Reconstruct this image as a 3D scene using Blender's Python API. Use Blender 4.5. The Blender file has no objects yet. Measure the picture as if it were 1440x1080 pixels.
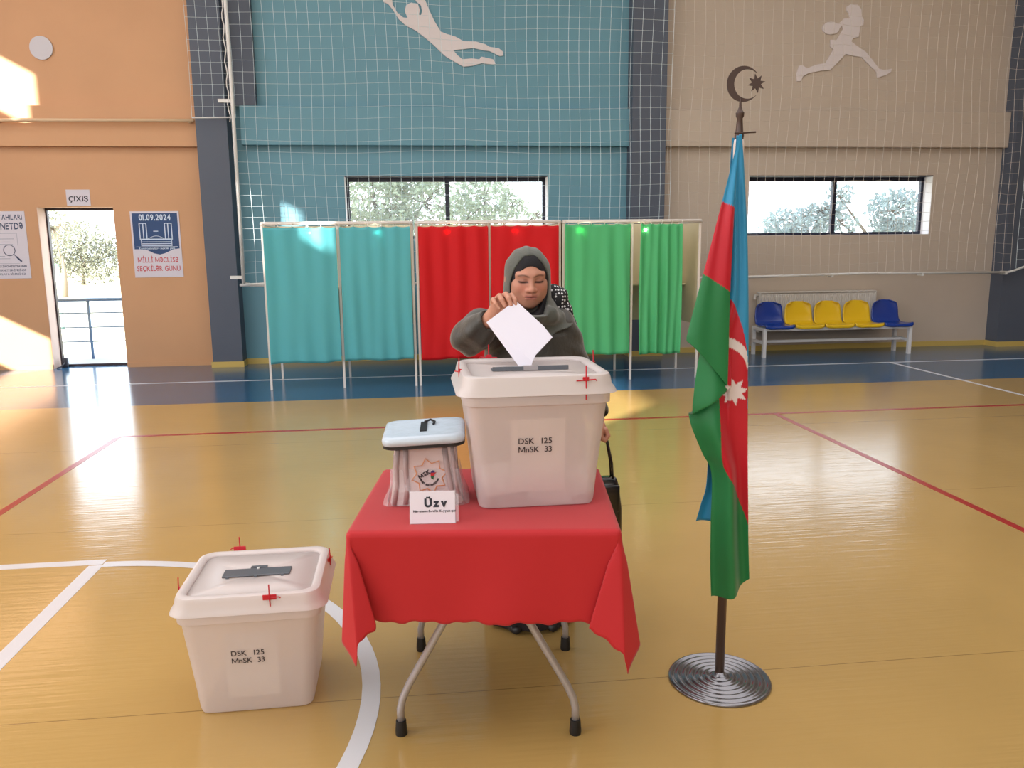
import bpy, bmesh, math, random
import numpy as np
from mathutils import Vector, Matrix
PI = math.pi
SC = bpy.context.scene
COL = SC.collection
random.seed(7)
RS = np.random.RandomState(11)

# ---------------------------------------------------------------- camera
cd = bpy.data.cameras.new('camera'); cam = bpy.data.objects.new('camera', cd); COL.objects.link(cam)
F = 1127.0
yc = np.array([-133, -194, F]); yc = yc/np.linalg.norm(yc)
xc = np.array([10000, -300, F]); xc = xc-yc*xc.dot(yc); xc = xc/np.linalg.norm(xc)
zc = -np.cross(yc, xc)
if zc[1] > 0: zc = -zc
R_ = np.stack([xc, yc, zc])
cam.matrix_world = Matrix(((R_[0, 0], -R_[0, 1], -R_[0, 2], 0), (R_[1, 0], -R_[1, 1], -R_[1, 2], 0),
                           (R_[2, 0], -R_[2, 1], -R_[2, 2], 1.55), (0, 0, 0, 1)))
cd.sensor_width = 36; cd.lens = F/1440*36; cd.clip_end = 300
SC.camera = cam

# ---------------------------------------------------------------- world, sun, fill lights, exposure
w = bpy.data.worlds.new('sky'); SC.world = w; w.use_nodes = True
bg = w.node_tree.nodes['Background']
bg.inputs[0].default_value = (0.80, 0.90, 1.0, 1); bg.inputs[1].default_value = 4.5

def lamp(name, typ, energy, color, loc=(0, 0, 0), aim=None, size=(1, 1), angle=None):
    l = bpy.data.lights.new(name, typ); l.energy = energy; l.color = color
    o = bpy.data.objects.new(name, l); COL.objects.link(o); o.location = loc
    if aim is not None:
        o.rotation_euler = Vector(aim).to_track_quat('-Z', 'Y').to_euler()
    if typ == 'AREA':
        l.shape = 'RECTANGLE'; l.size, l.size_y = size
    if angle: l.angle = angle
    return o
SUN = (1.0, 1.15, -0.54)
lamp('sun', 'SUN', 17.0, (1.0, 0.95, 0.86), aim=SUN, angle=math.radians(0.6))
lamp('window_daylight', 'AREA', 620, (0.93, 0.96, 1.0), (-8.7, 2.5, 4.0), (1, 0.12, -0.15), (13, 4.5))  # soft area light added before the left wall, filling in for window daylight
lamp('window_daylight_back', 'AREA', 360, (0.95, 0.97, 1.0), (-1.5, -7.5, 3.8), (0.1, 1, -0.2), (12, 4))  # added fill behind the camera; that wall has no opening
lamp('ceiling_lamp', 'AREA', 430, (0.97, 0.97, 1.0), (1.5, 3.5, 6.8), (0, 0, -1), (13, 9))  # soft overhead fill added to brighten the whole hall

SC.view_settings.view_transform = 'Standard'
SC.view_settings.look = 'None'
SC.view_settings.gamma = 1.0
SC.view_settings.exposure = 0.2
SC.view_settings.use_curve_mapping = False
try:
    SC.cycles.transparent_max_bounces = 20
    SC.cycles.max_bounces = 8
    SC.cycles.caustics_reflective = False
    SC.cycles.caustics_refractive = False
    SC.cycles.sample_clamp_indirect = 6.0
    SC.cycles.use_denoising = True
except Exception:
    pass

# ---------------------------------------------------------------- materials
def lin(c):
    return tuple((x/255/12.92 if x/255 <= 0.04045 else ((x/255+0.055)/1.055)**2.4) for x in c)

def mat(name, rgb, rough=0.6, metal=0.0, spec=0.5, var=0.0, vscale=8.0, bump=0.0, bscale=60.0, emit=0.0, trans=0.0, transl=0.0, sheen=0.0, vcol=False, detail=4.0, coat=0.0):
    m = bpy.data.materials.new(name); m.use_nodes = True
    nt = m.node_tree; N = nt.nodes; Lk = nt.links
    b = N['Principled BSDF']
    c = lin(rgb)
    b.inputs['Base Color'].default_value = (*c, 1)
    b.inputs['Roughness'].default_value = rough
    b.inputs['Metallic'].default_value = metal
    b.inputs['Specular IOR Level'].default_value = spec
    if coat: b.inputs['Coat Weight'].default_value = coat; b.inputs['Coat Roughness'].default_value = 0.15
    if sheen: b.inputs['Sheen Weight'].default_value = sheen
    tc = N.new('ShaderNodeTexCoord')
    if var > 0 or vcol:
        mix = N.new('ShaderNodeMix'); mix.data_type = 'RGBA'; mix.blend_type = 'MULTIPLY'
        mix.inputs[0].default_value = 1.0
        if vcol:
            a = N.new('ShaderNodeVertexColor'); a.layer_name = 'Col'; Lk.new(a.outputs[0], mix.inputs[6])
        else:
            mix.inputs[6].default_value = (*c, 1)
        nz = N.new('ShaderNodeTexNoise'); nz.inputs['Scale'].default_value = vscale; nz.inputs['Detail'].default_value = detail
        Lk.new(tc.outputs['Object'], nz.inputs['Vector'])
        mr = N.new('ShaderNodeMapRange'); mr.inputs[1].default_value = 0.3; mr.inputs[2].default_value = 0.7
        mr.inputs[3].default_value = 1-var; mr.inputs[4].default_value = 1+var
        Lk.new(nz.outputs[0], mr.inputs[0]); Lk.new(mr.outputs[0], mix.inputs[7])
        Lk.new(mix.outputs[2], b.inputs['Base Color'])
    if bump > 0:
        n2 = N.new('ShaderNodeTexNoise'); n2.inputs['Scale'].default_value = bscale; n2.inputs['Detail'].default_value = 3
        Lk.new(tc.outputs['Object'], n2.inputs['Vector'])
        bp = N.new('ShaderNodeBump'); bp.inputs['Strength'].default_value = bump; bp.inputs['Distance'].default_value = 0.01
        Lk.new(n2.outputs[0], bp.inputs['Height']); Lk.new(bp.outputs[0], b.inputs['Normal'])
    if emit > 0:
        b.inputs['Emission Color'].default_value = (*c, 1); b.inputs['Emission Strength'].default_value = emit
    out = N['Material Output']; cur = b.outputs[0]
    if transl > 0:
        t = N.new('ShaderNodeBsdfTranslucent'); t.inputs[0].default_value = (*c, 1)
        if vcol or var > 0: Lk.new(mix.outputs[2], t.inputs[0])
        ms = N.new('ShaderNodeMixShader'); ms.inputs[0].default_value = transl
        Lk.new(cur, ms.inputs[1]); Lk.new(t.outputs[0], ms.inputs[2]); cur = ms.outputs[0]
    if trans > 0:
        t = N.new('ShaderNodeBsdfTransparent')
        ms = N.new('ShaderNodeMixShader'); ms.inputs[0].default_value = trans
        Lk.new(cur, ms.inputs[1]); Lk.new(t.outputs[0], ms.inputs[2]); cur = ms.outputs[0]
    Lk.new(cur, out.inputs[0])
    return m

# ---------------------------------------------------------------- mesh helpers
def rotz(p, a):
    c, s = math.cos(a), math.sin(a)
    return (p[0]*c-p[1]*s, p[0]*s+p[1]*c, p[2])

class MB:
    def __init__(s): s.v = []; s.f = []; s.m = []
    def add(s, v, f, m=0, M=None):
        o = len(s.v)
        if M is not None: v = [tuple(M @ Vector(p)) for p in v]
        s.v += [tuple(p) for p in v]; s.f += [tuple(i+o for i in q) for q in f]; s.m += [m]*len(f)
        return s
    def box(s, x0, x1, y0, y1, z0, z1, m=0, M=None):
        v = [(x, y, z) for z in (z0, z1) for y in (y0, y1) for x in (x0, x1)]
        f = [(0, 2, 3, 1), (4, 5, 7, 6), (0, 1, 5, 4), (2, 6, 7, 3), (0, 4, 6, 2), (1, 3, 7, 5)]
        return s.add(v, f, m, M)
    def rbox(s, x0, x1, y0, y1, z0, z1, r=0.01, seg=2, m=0, M=None):
        bm = bmesh.new(); bmesh.ops.create_cube(bm, size=1)
        for q in bm.verts:
            q.co = Vector(((x0+x1)/2+q.co.x*(x1-x0), (y0+y1)/2+q.co.y*(y1-y0), (z0+z1)/2+q.co.z*(z1-z0)))
        bmesh.ops.bevel(bm, geom=list(bm.edges), offset=r, segments=seg, affect='EDGES', profile=0.5)
        v = [tuple(q.co) for q in bm.verts]; bm.verts.index_update()
        f = [tuple(q.index for q in g.verts) for g in bm.faces]; bm.free()
        return s.add(v, f, m, M)
    def tube(s, pts, r, seg=8, m=0, M=None, closed=False, caps=True):
        pts = [Vector(p) for p in pts]; n = len(pts)
        rr = r if isinstance(r, (list, tuple)) else [r]*n
        v = []; f = []; nrm = None
        for i, p in enumerate(pts):
            if closed: t = pts[(i+1) % n]-pts[i-1]
            else: t = pts[min(i+1, n-1)]-pts[max(i-1, 0)]
            t.normalize()
            if nrm is None:
                nrm = t.orthogonal().normalized()
            else:
                nrm = (nrm-t*nrm.dot(t))
                nrm = nrm.normalized() if nrm.length > 1e-6 else t.orthogonal().normalized()
            bn = t.cross(nrm)
            for k in range(seg):
                a = 2*PI*k/seg
                v.append(tuple(p+nrm*math.cos(a)*rr[i]+bn*math.sin(a)*rr[i]))
        for i in range(n if closed else n-1):
            j = (i+1) % n
            for k in range(seg):
                l = (k+1) % seg
                f.append((i*seg+k, i*seg+l, j*seg+l, j*seg+k))
        if caps and not closed:
            f.append(tuple(range(seg-1, -1, -1))); f.append(tuple((n-1)*seg+k for k in range(seg)))
        return s.add(v, f, m, M)
    def lathe(s, prof, seg=24, c=(0, 0, 0), m=0, M=None, cap=True):
        v = []; f = []
        for r, z in prof:
            for k in range(seg):
                a = 2*PI*k/seg; v.append((c[0]+r*math.cos(a), c[1]+r*math.sin(a), c[2]+z))
        for i in range(len(prof)-1):
            for k in range(seg):
                l = (k+1) % seg; f.append((i*seg+k, i*seg+l, (i+1)*seg+l, (i+1)*seg+k))
        if cap:
            f.append(tuple(range(seg-1, -1, -1))); f.append(tuple((len(prof)-1)*seg+k for k in range(seg)))
        return s.add(v, f, m, M)
    def loft(s, rings, m=0, cap0=True, cap1=True, M=None):
        n = len(rings[0]); v = [p for r in rings for p in r]; f = []
        for i in range(len(rings)-1):
            for k in range(n):
                l = (k+1) % n; f.append((i*n+k, i*n+l, (i+1)*n+l, (i+1)*n+k))
        if cap0: f.append(tuple(range(n-1, -1, -1)))
        if cap1: f.append(tuple((len(rings)-1)*n+k for k in range(n)))
        return s.add(v, f, m, M)
    def grid(s, fn, nu, nv, m=0, M=None):
        v = [fn(i/(nu-1), j/(nv-1)) for j in range(nv) for i in range(nu)]
        f = [(j*nu+i, j*nu+i+1, (j+1)*nu+i+1, (j+1)*nu+i) for j in range(nv-1) for i in range(nu-1)]
        return s.add(v, f, m, M)
    def poly(s, pts, y, th, m=0, M=None):
        """polygon in the XZ plane facing -Y at depth y, thickness th going towards -Y"""
        bm = bmesh.new(); vs = [bm.verts.new((p[0], y-th, p[1])) for p in pts]
        es = [bm.edges.new((vs[i], vs[(i+1) % len(vs)])) for i in range(len(vs))]
        bmesh.ops.triangle_fill(bm, use_beauty=True, edges=es)
        bm.verts.index_update(); n = len(vs)
        fr = []
        for g in bm.faces:
            q = [x.index for x in g.verts]
            g.normal_update()
            if g.normal.y > 0: q.reverse()
            fr.append(tuple(q))
        bm.free()
        v = [(p[0], y-th, p[1]) for p in pts]+[(p[0], y, p[1]) for p in pts]
        f = fr+[(i, (i+1) % n, n+(i+1) % n, n+i) for i in range(n)]
        return s.add(v, f, m, M)
    def build(s, name, mats, parent=None, smooth=False, world=False, loc=None, auto=None):
        me = bpy.data.meshes.new(name)
        v = s.v
        if world and parent is not None:
            Mi = parent.matrix_world_calc.inverted() if hasattr(parent, 'matrix_world_calc') else pmat(parent).inverted()
            v = [tuple(Mi @ Vector(p)) for p in v]
        if loc is not None:
            v = [(p[0]-loc[0], p[1]-loc[1], p[2]-loc[2]) for p in v]
        me.from_pydata(v, [], s.f)
        ms = mats if isinstance(mats, (list, tuple)) else [mats]
        for q in ms: me.materials.append(q)
        me.polygons.foreach_set('material_index', s.m)
        if smooth: me.polygons.foreach_set('use_smooth', [True]*len(s.f))
        me.validate(); me.update()
        if auto is not None:
            try: me.set_sharp_from_angle(angle=math.radians(auto))
            except Exception: pass
        o = bpy.data.objects.new(name, me); COL.objects.link(o)
        if loc is not None: o.location = loc
        if parent is not None: o.parent = parent
        return o

def pmat(o):
    M = Matrix.Translation(o.location) @ o.rotation_euler.to_matrix().to_4x4()
    return (pmat(o.parent) @ M) if o.parent else M

def tag(o, label=None, cat=None, group=None, kind=None):
    if label: o['label'] = label
    if cat: o['category'] = cat
    if group: o['group'] = group
    if kind: o['kind'] = kind
    return o
def thing(name, label, cat, loc=(0, 0, 0), rz=0.0, group=None):
    o = bpy.data.objects.new(name, None); COL.objects.link(o); o.empty_display_size = 0.1
    o.location = loc; o.rotation_euler = (0, 0, rz)
    return tag(o, label, cat, group)
def struct(o, label=None):
    o['kind'] = 'structure'
    if label: o['label'] = label
    return o
def solidify(o, t, off=0):
    md = o.modifiers.new('thickness', 'SOLIDIFY'); md.thickness = t; md.offset = off; return o
def dup(root, loc, rz=None, label=None):
    r = root.copy(); COL.objects.link(r); r.location = loc
    if rz is not None: r.rotation_euler = (0, 0, rz)
    if label: r['label'] = label
    def kids(a, b):
        for ch in [q for q in bpy.data.objects if q.parent == a]:
            c = ch.copy(); COL.objects.link(c); c.parent = b; kids(ch, c)
    kids(root, r)
    return r
def rr(wd, dp, r, z, n=5, cx=0, cy=0):
    """rounded rectangle ring (ccw)"""
    pts = []
    for qx, qy, a0 in ((1, 1, 0), (-1, 1, 90), (-1, -1, 180), (1, -1, 270)):
        for k in range(n+1):
            a = math.radians(a0+90*k/n)
            pts.append((cx+qx*(wd/2-r)+r*math.cos(a), cy+qy*(dp/2-r)+r*math.sin(a), z))
    return pts
FONT = {}
GL = {}
def raw_glyphs(txt, bold, depth):
    key = (txt, round(bold, 5))
    if key in GL: return GL[key]
    if txt == 'M':
        t = .045+bold; W = .66; H = .70
        v = [(-t, 0), (t, 0), (t, H), (-t, H), (W-t, 0), (W+t, 0), (W+t, H), (W-t, H), (-t, H), (1.3*t, H), (W/2+t*.9, .12), (W/2-t*.9, .12), (W+t, H), (W-1.3*t, H)]
        v = [(x+t, y) for x, y in v]
        GL[key] = (v, [(0, 1, 2, 3), (4, 5, 6, 7), (8, 11, 10, 9), (13, 11, 10, 12)]); return GL[key]
    cu = bpy.data.curves.new('lettering', 'FONT'); cu.body = txt; cu.size = 1.0
    cu.offset = bold; cu.extrude = 0.0; cu.resolution_u = 3
    o = bpy.data.objects.new('lettering', cu); COL.objects.link(o)
    dg = bpy.context.evaluated_depsgraph_get(); dg.update()
    me = bpy.data.meshes.new_from_object(o.evaluated_get(dg))
    r_ = ([(q.co.x, q.co.y) for q in me.vertices], [tuple(p.vertices) for p in me.polygons])
    bpy.data.objects.remove(o); bpy.data.curves.remove(cu); bpy.data.meshes.remove(me)
    GL[key] = r_; return r_
def width(v): return (max(p[0] for p in v)-min(p[0] for p in v)) if v else 0
def text_mb(txt, size, bold=0.0, align='LEFT', depth=0.0004, sx=1.0):
    """lettering as a flat mesh in the local XZ plane (facing -Y), baseline origin, laid out glyph by glyph"""
    bd = bold/size; x = 0; V = []; Fc = []
    for ch in txt:
        if ch == ' ': x += .30; continue
        if ch in '\u0259\u018f':   # schwa: an e turned upside down
            v, f = raw_glyphs('e', bd, 0); w_ = width(v); x0 = min(p[0] for p in v); h = max(p[1] for p in v)
            k = 1.0 if ch == '\u0259' else .72/h
            kx = 1.0 if ch == '\u0259' else 1.12
            v = [((w_-(p[0]-x0))*kx, (h-p[1])*k) for p in v]; w_ *= kx
        else:
            v, f = raw_glyphs(ch, bd, 0); w_ = width(v); x0 = min(p[0] for p in v); v = [(p[0]-x0, p[1]) for p in v]
        o_ = len(V); V += [(x+p[0], p[1]) for p in v]; Fc += [tuple(q+o_ for q in g) for g in f]
        x += w_+(.15 if ch == '1' else .085)
    x -= .085
    off = 0 if align == 'LEFT' else (-x if align == 'RIGHT' else -x/2)
    mb = MB(); mb.add([((p[0]+off)*size*sx, -depth, p[1]*size) for p in V], Fc); return mb
def put_text(txt, size, pos, m, parent, world=True, bold=0.0, align='LEFT', sx=1.0, name='lettering', rx=0.0, tilt=0.0, rz=0.0):
    t = text_mb(txt, size, bold, align, sx=sx)
    M = Matrix.Translation(pos) @ Matrix.Rotation(rz, 4, 'Z') @ Matrix.Rotation(rx, 4, 'X') @ Matrix.Rotation(tilt, 4, 'Y')
    b = MB(); b.add(t.v, t.f, 0, M)
    return b.build(name, m, parent, world=world)

# ---- implicit surfaces (used for the figure): rectilinear grid + surface nets
class Field:
    def __init__(s, xs, ys, zs):
        s.x, s.y, s.z = [np.asarray(a, dtype=np.float32) for a in (xs, ys, zs)]
        s.D = np.full((len(xs), len(ys), len(zs)), 0.5, dtype=np.float32)
    def _sl(s, lo, hi):
        r = []
        for a, l, h in zip((s.x, s.y, s.z), lo, hi):
            i0 = max(0, int(np.searchsorted(a, l))-1); i1 = min(len(a), int(np.searchsorted(a, h))+1); r.append(slice(i0, max(i1, i0+1)))
        return tuple(r)
    def grid(s, sl):
        return s.x[sl[0]][:, None, None], s.y[sl[1]][None, :, None], s.z[sl[2]][None, None, :]
    def op(s, fn, lo, hi, k=0.01, mode='u'):
        sl = s._sl(lo, hi); X, Y, Z = s.grid(sl); d = fn(X, Y, Z).astype(np.float32); a = s.D[sl]
        if mode == 'u':
            h = np.clip(k-np.abs(a-d), 0, None)/k; s.D[sl] = np.minimum(a, d)-h*h*k*0.25
        else:
            d = -d; h = np.clip(k-np.abs(a-d), 0, None)/k; s.D[sl] = np.maximum(a, d)+h*h*k*0.25
    def ell(s, c, r, k=0.01, mode='u', R=None, pad=0.05):
        c = np.array(c, dtype=float); r = np.array(r, dtype=float); R = np.eye(3) if R is None else np.array(R)
        def fn(X, Y, Z):
            x, y, z = X-c[0], Y-c[1], Z-c[2]
            a = R[0, 0]*x+R[1, 0]*y+R[2, 0]*z; b = R[0, 1]*x+R[1, 1]*y+R[2, 1]*z; e = R[0, 2]*x+R[1, 2]*y+R[2, 2]*z
            k0 = np.sqrt((a/r[0])**2+(b/r[1])**2+(e/r[2])**2)+1e-6
            k1 = np.sqrt((a/r[0]**2)**2+(b/r[1]**2)**2+(e/r[2]**2)**2)+1e-6
            return k0*(k0-1)/k1
        m = max(r)+pad
        s.op(fn, c-m, c+m, k, mode)
    def cap(s, a, b, ra, rb, k=0.01, mode='u', pad=0.04):
        a = np.array(a, dtype=float); b = np.array(b, dtype=float); ab = b-a; L2 = ab.dot(ab)+1e-12
        def fn(X, Y, Z):
            t = np.clip(((X-a[0])*ab[0]+(Y-a[1])*ab[1]+(Z-a[2])*ab[2])/L2, 0, 1)
            return np.sqrt((X-a[0]-t*ab[0])**2+(Y-a[1]-t*ab[1])**2+(Z-a[2]-t*ab[2])**2)-(ra+(rb-ra)*t)
        m = max(ra, rb)+pad
        s.op(fn, np.minimum(a, b)-m, np.maximum(a, b)+m, k, mode)
    def chain(s, pts, rs, k=0.01):
        for i in range(len(pts)-1): s.cap(pts[i], pts[i+1], rs[i], rs[i+1], k)
    def mesh(s):
        D = s.D; nx, ny, nz = D.shape
        neg = D < 0
        sh = (nx-1, ny-1, nz-1)
        acc = [np.zeros(sh, np.float32) for _ in range(3)]; cnt = np.zeros(sh, np.float32)
        ax = (s.x, s.y, s.z)
        edges = {}
        for d in range(3):
            sa = [slice(None)]*3; sb = [slice(None)]*3; sa[d] = slice(0, -1); sb[d] = slice(1, None)
            A = D[tuple(sa)]; B = D[tuple(sb)]; cr = neg[tuple(sa)] != neg[tuple(sb)]
            idx = np.argwhere(cr); av = A[cr]; bv = B[cr]; t = av/(av-bv)
            pos = [ax[q][idx[:, q]].copy() for q in range(3)]
            pos[d] = ax[d][idx[:, d]]*(1-t)+ax[d][idx[:, d]+1]*t
            edges[d] = (idx, av < 0)
            o1, o2 = [q for q in range(3) if q != d]
            for e1 in (0, -1):
                for e2 in (0, -1):
                    ci = idx.copy(); ci[:, o1] += e1; ci[:, o2] += e2
                    ok = np.all((ci >= 0) & (ci < np.array(sh)), axis=1); ci = ci[ok]
                    tt = tuple(ci.T)
                    np.add.at(cnt, tt, 1)
                    for q in range(3): np.add.at(acc[q], tt, pos[q][ok])
        act = cnt > 0
        ids = np.full(sh, -1, np.int64); ids[act] = np.arange(int(act.sum()))
        V = np.stack([acc[q][act]/cnt[act] for q in range(3)], axis=1)
        Q = []
        for d in range(3):
            idx, flip = edges[d]; o1, o2 = ((1, 2), (2, 0), (0, 1))[d]
            lim = np.array(sh)
            ok = (idx[:, o1] > 0) & (idx[:, o2] > 0) & (idx[:, o1] < lim[o1]) & (idx[:, o2] < lim[o2]); idx = idx[ok]; fl = flip[ok]
            def cid(e1, e2):
                c = idx.copy(); c[:, o1] += e1; c[:, o2] += e2; return ids[tuple(c.T)]
            q = np.stack([cid(-1, -1), cid(0, -1), cid(0, 0), cid(-1, 0)], axis=1)
            q[~fl] = q[~fl][:, ::-1]; Q.append(q)
        return V, np.concatenate(Q)
def np_mesh(name, V, Q, m, parent, smooth=True, colors=None):
    me = bpy.data.meshes.new(name)
    Mi = pmat(parent).inverted(); A = np.array(Mi)
    V = V @ A[:3, :3].T + A[:3, 3]
    me.vertices.add(len(V)); me.vertices.foreach_set('co', V.astype(np.float32).ravel())
    me.loops.add(Q.size); me.loops.foreach_set('vertex_index', Q.astype(np.int32).ravel())
    me.polygons.add(len(Q)); me.polygons.foreach_set('loop_start', np.arange(0, Q.size, 4, dtype=np.int32))
    try: me.polygons.foreach_set('loop_total', np.full(len(Q), 4, dtype=np.int32))
    except Exception: pass
    me.update(calc_edges=True); me.validate()
    me.polygons.foreach_set('use_smooth', [smooth]*len(me.polygons))
    for q in (m if isinstance(m, (list, tuple)) else [m]): me.materials.append(q)
    if colors is not None:
        at = me.color_attributes.new('Col', 'FLOAT_COLOR', 'POINT')
        at.data.foreach_set('color', np.concatenate([colors, np.ones((len(colors), 1))], axis=1).astype(np.float32).ravel())
    o = bpy.data.objects.new(name, me); COL.objects.link(o); o.parent = parent
    return o

# ---------------------------------------------------------------- palette
M_orange = mat('orange_wall_paint', (206, 158, 116), 0.6, var=0.03, vscale=1.5, bump=0.08, bscale=120)
M_teal = mat('teal_wall_paint', (104, 152, 168), 0.6, var=0.03, vscale=1.5, bump=0.08, bscale=120)
M_tan = mat('tan_wall_paint', (196, 182, 166), 0.6, var=0.03, vscale=1.5, bump=0.08, bscale=120)
M_dark = mat('charcoal_pillar_paint', (84, 92, 106), 0.6, var=0.03, vscale=2, bump=0.06, bscale=120)
M_ybase = mat('yellow_baseboard', (205, 178, 98), 0.5)
M_white = mat('white_paint', (225, 225, 222), 0.4)
M_reveal = mat('white_plaster_reveal', (226, 222, 222), 0.7)
M_navy = mat('navy_frame', (24, 28, 48), 0.4)
M_ceil = mat('ceiling_white', (225, 222, 215), 0.8)

# floor : glossy vinyl in two colours with sheet joints
def floor_mat():
    m = bpy.data.materials.new('sports_vinyl'); m.use_nodes = True; nt = m.node_tree; N = nt.nodes; L = nt.links; b = N['Principled BSDF']
    tc = N.new('ShaderNodeTexCoord'); sp = N.new('ShaderNodeSeparateXYZ'); L.new(tc.outputs['Object'], sp.inputs[0])
    cr = N.new('ShaderNodeMath'); cr.operation = 'GREATER_THAN'; cr.inputs[1].default_value = 8.28; L.new(sp.outputs[1], cr.inputs[0])
    mx = N.new('ShaderNodeMix'); mx.data_type = 'RGBA'; mx.inputs[6].default_value = (*lin((186, 153, 92)), 1); mx.inputs[7].default_value = (*lin((48, 92, 128)), 1)
    L.new(cr.outputs[0], mx.inputs[0])
    nz = N.new('ShaderNodeTexNoise'); nz.inputs['Scale'].default_value = 1.3; nz.inputs['Detail'].default_value = 6; L.new(tc.outputs['Object'], nz.inputs[0])
    mr = N.new('ShaderNodeMapRange'); mr.inputs[1].default_value = .3; mr.inputs[2].default_value = .7; mr.inputs[3].default_value = .94; mr.inputs[4].default_value = 1.05; L.new(nz.outputs[0], mr.inputs[0])
    m2 = N.new('ShaderNodeMix'); m2.data_type = 'RGBA'; m2.blend_type = 'MULTIPLY'; m2.inputs[0].default_value = 1; L.new(mx.outputs[2], m2.inputs[6]); L.new(mr.outputs[0], m2.inputs[7])
    # joints every 1.92 m
    a = N.new('ShaderNodeMath'); a.operation = 'ADD'; a.inputs[1].default_value = 20*1.92-2.61; L.new(sp.outputs[1], a.inputs[0])
    n3 = N.new('ShaderNodeTexNoise'); n3.inputs['Scale'].default_value = .6; L.new(tc.outputs['Object'], n3.inputs[0])
    a2 = N.new('ShaderNodeMath'); a2.operation = 'MULTIPLY_ADD'; a2.inputs[1].default_value = .02; L.new(n3.outputs[0], a2.inputs[0]); L.new(a.outputs[0], a2.inputs[2])
    md = N.new('ShaderNodeMath'); md.operation = 'MODULO'; md.inputs[1].default_value = 1.92; L.new(a2.outputs[0], md.inputs[0])
    lt = N.new('ShaderNodeMath'); lt.operation = 'LESS_THAN'; lt.inputs[1].default_value = .005; L.new(md.outputs[0], lt.inputs[0])
    lm = N.new('ShaderNodeMath'); lm.operation = 'MULTIPLY'; lm.inputs[1].default_value = .55; L.new(lt.outputs[0], lm.inputs[0])
    m3 = N.new('ShaderNodeMix'); m3.data_type = 'RGBA'; m3.inputs[7].default_value = (*lin((90, 66, 40)), 1); L.new(lm.outputs[0], m3.inputs[0]); L.new(m2.outputs[2], m3.inputs[6])
    L.new(m3.outputs[2], b.inputs['Base Color'])
    b.inputs['Roughness'].default_value = .17; b.inputs['Specular IOR Level'].default_value = .95
    n4 = N.new('ShaderNodeTexNoise'); n4.inputs['Scale'].default_value = 1.0; n4.inputs['Detail'].default_value = 2
    mp = N.new('ShaderNodeMapping'); mp.inputs['Scale'].default_value = (2.5, 42, 1); L.new(tc.outputs['Object'], mp.inputs[0]); L.new(mp.outputs[0], n4.inputs[0])
    bp = N.new('ShaderNodeBump'); bp.inputs['Strength'].default_value = .3; bp.inputs['Distance'].default_value = .004; L.new(n4.outputs[0], bp.inputs['Height']); L.new(bp.outputs[0], b.inputs['Normal'])
    return m
M_floor = floor_mat()

# ================================================================ SETTING
XL, XR, YS, YN, ZT = -9.0, 14.0, -8.0, 11.08, 7.0
fl = struct(MB().box(XL, XR, YS, 11.5, -0.08, 0).build('floor', M_floor), 'glossy yellow sports floor with a blue border and painted court lines')
M_lw = mat('white_court_paint', (214, 214, 220), 0.3); M_lr = mat('red_court_paint', (165, 42, 40), 0.3)
def line(x0, x1, y0, y1, m, lab):
    o = MB().box(x0, x1, y0, y1, 0.0, 0.0012).build('court_line', m, fl); o['label'] = lab
line(XL+.01, XR-.01, 9.635, 9.685, M_lw, 'white line across the blue border')
line(6.02, 6.07, -7, 9.635, M_lw, 'white line running down the right side')
line(-2.53, XR-.01, 6.855, 6.905, M_lr, 'red line across the court')
line(-2.555, -2.505, -7, 6.855, M_lr, 'red line at the left')
line(3.19, 3.24, -7, 6.855, M_lr, 'red line at the right')
line(XL+.01, -1.61, 4.0, 4.065, M_lw, 'white line leading to the arc at the left')
line(-1.67, -1.60, -7, 3.99, M_lw, 'white line left of the floor box')
b = MB(); pts = []
for k in range(49):
    a = PI/2-PI*k/48; pts.append((math.cos(a), math.sin(a)))
v = []; f = []
for i, (c, s_) in enumerate(pts):
    for r in (1.365, 1.43): v += [(-1.605+r*c, 2.6+r*s_*1.0, 0.0014)]
for i in range(48): f.append((2*i, 2*i+1, 2*i+3, 2*i+2))
b.add(v, f); b.build('court_line', M_lw, fl)['label'] = 'white curved line under the red table'

# north wall
wn = MB(); T = .30
def wall(x0, x1, z0, z1, m): wn.box(x0, x1, YN, YN+T, z0, z1, m)
wall(XL, -4.81, 0, ZT, 0); wall(-4.81, -3.88, 2.085, ZT, 0); wall(-3.88, -2.5, 0, ZT, 0)
W1 = (-0.935, 1.79, 1.64, 2.475); W2 = (4.64, 7.395, 1.64, 2.475)
wall(-2.5, W1[0], 0, ZT, 1); wall(W1[0], W1[1], 0, W1[2], 1); wall(W1[0], W1[1], W1[3], ZT, 1); wall(W1[1], 3.1, 0, ZT, 1)
wall(3.1, W2[0], 0, ZT, 2); wall(W2[0], W2[1], 0, W2[2], 2); wall(W2[0], W2[1], W2[3], ZT, 2); wall(W2[1], XR, 0, ZT, 2)
struct(wn.build('wall_north', [M_orange, M_teal, M_tan]), 'far wall painted orange, teal and tan in turn')
# reveals are painted white: thin plaster linings
def lining(name, x0, x1, z0, z1, sides='lrtb'):
    t = .006; q = MB(); y0, y1 = YN+.004, YN+T-.002
    if 'l' in sides: q.box(x0-.001, x0+t, y0, y1, z0, z1)
    if 'r' in sides: q.box(x1-t, x1+.001, y0, y1, z0, z1)
    if 't' in sides: q.box(x0, x1, y0, y1, z1-t, z1+.001)
    if 'b' in sides: q.box(x0, x1, y0, y1, z0-.001, z0+t)
    return q
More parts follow.
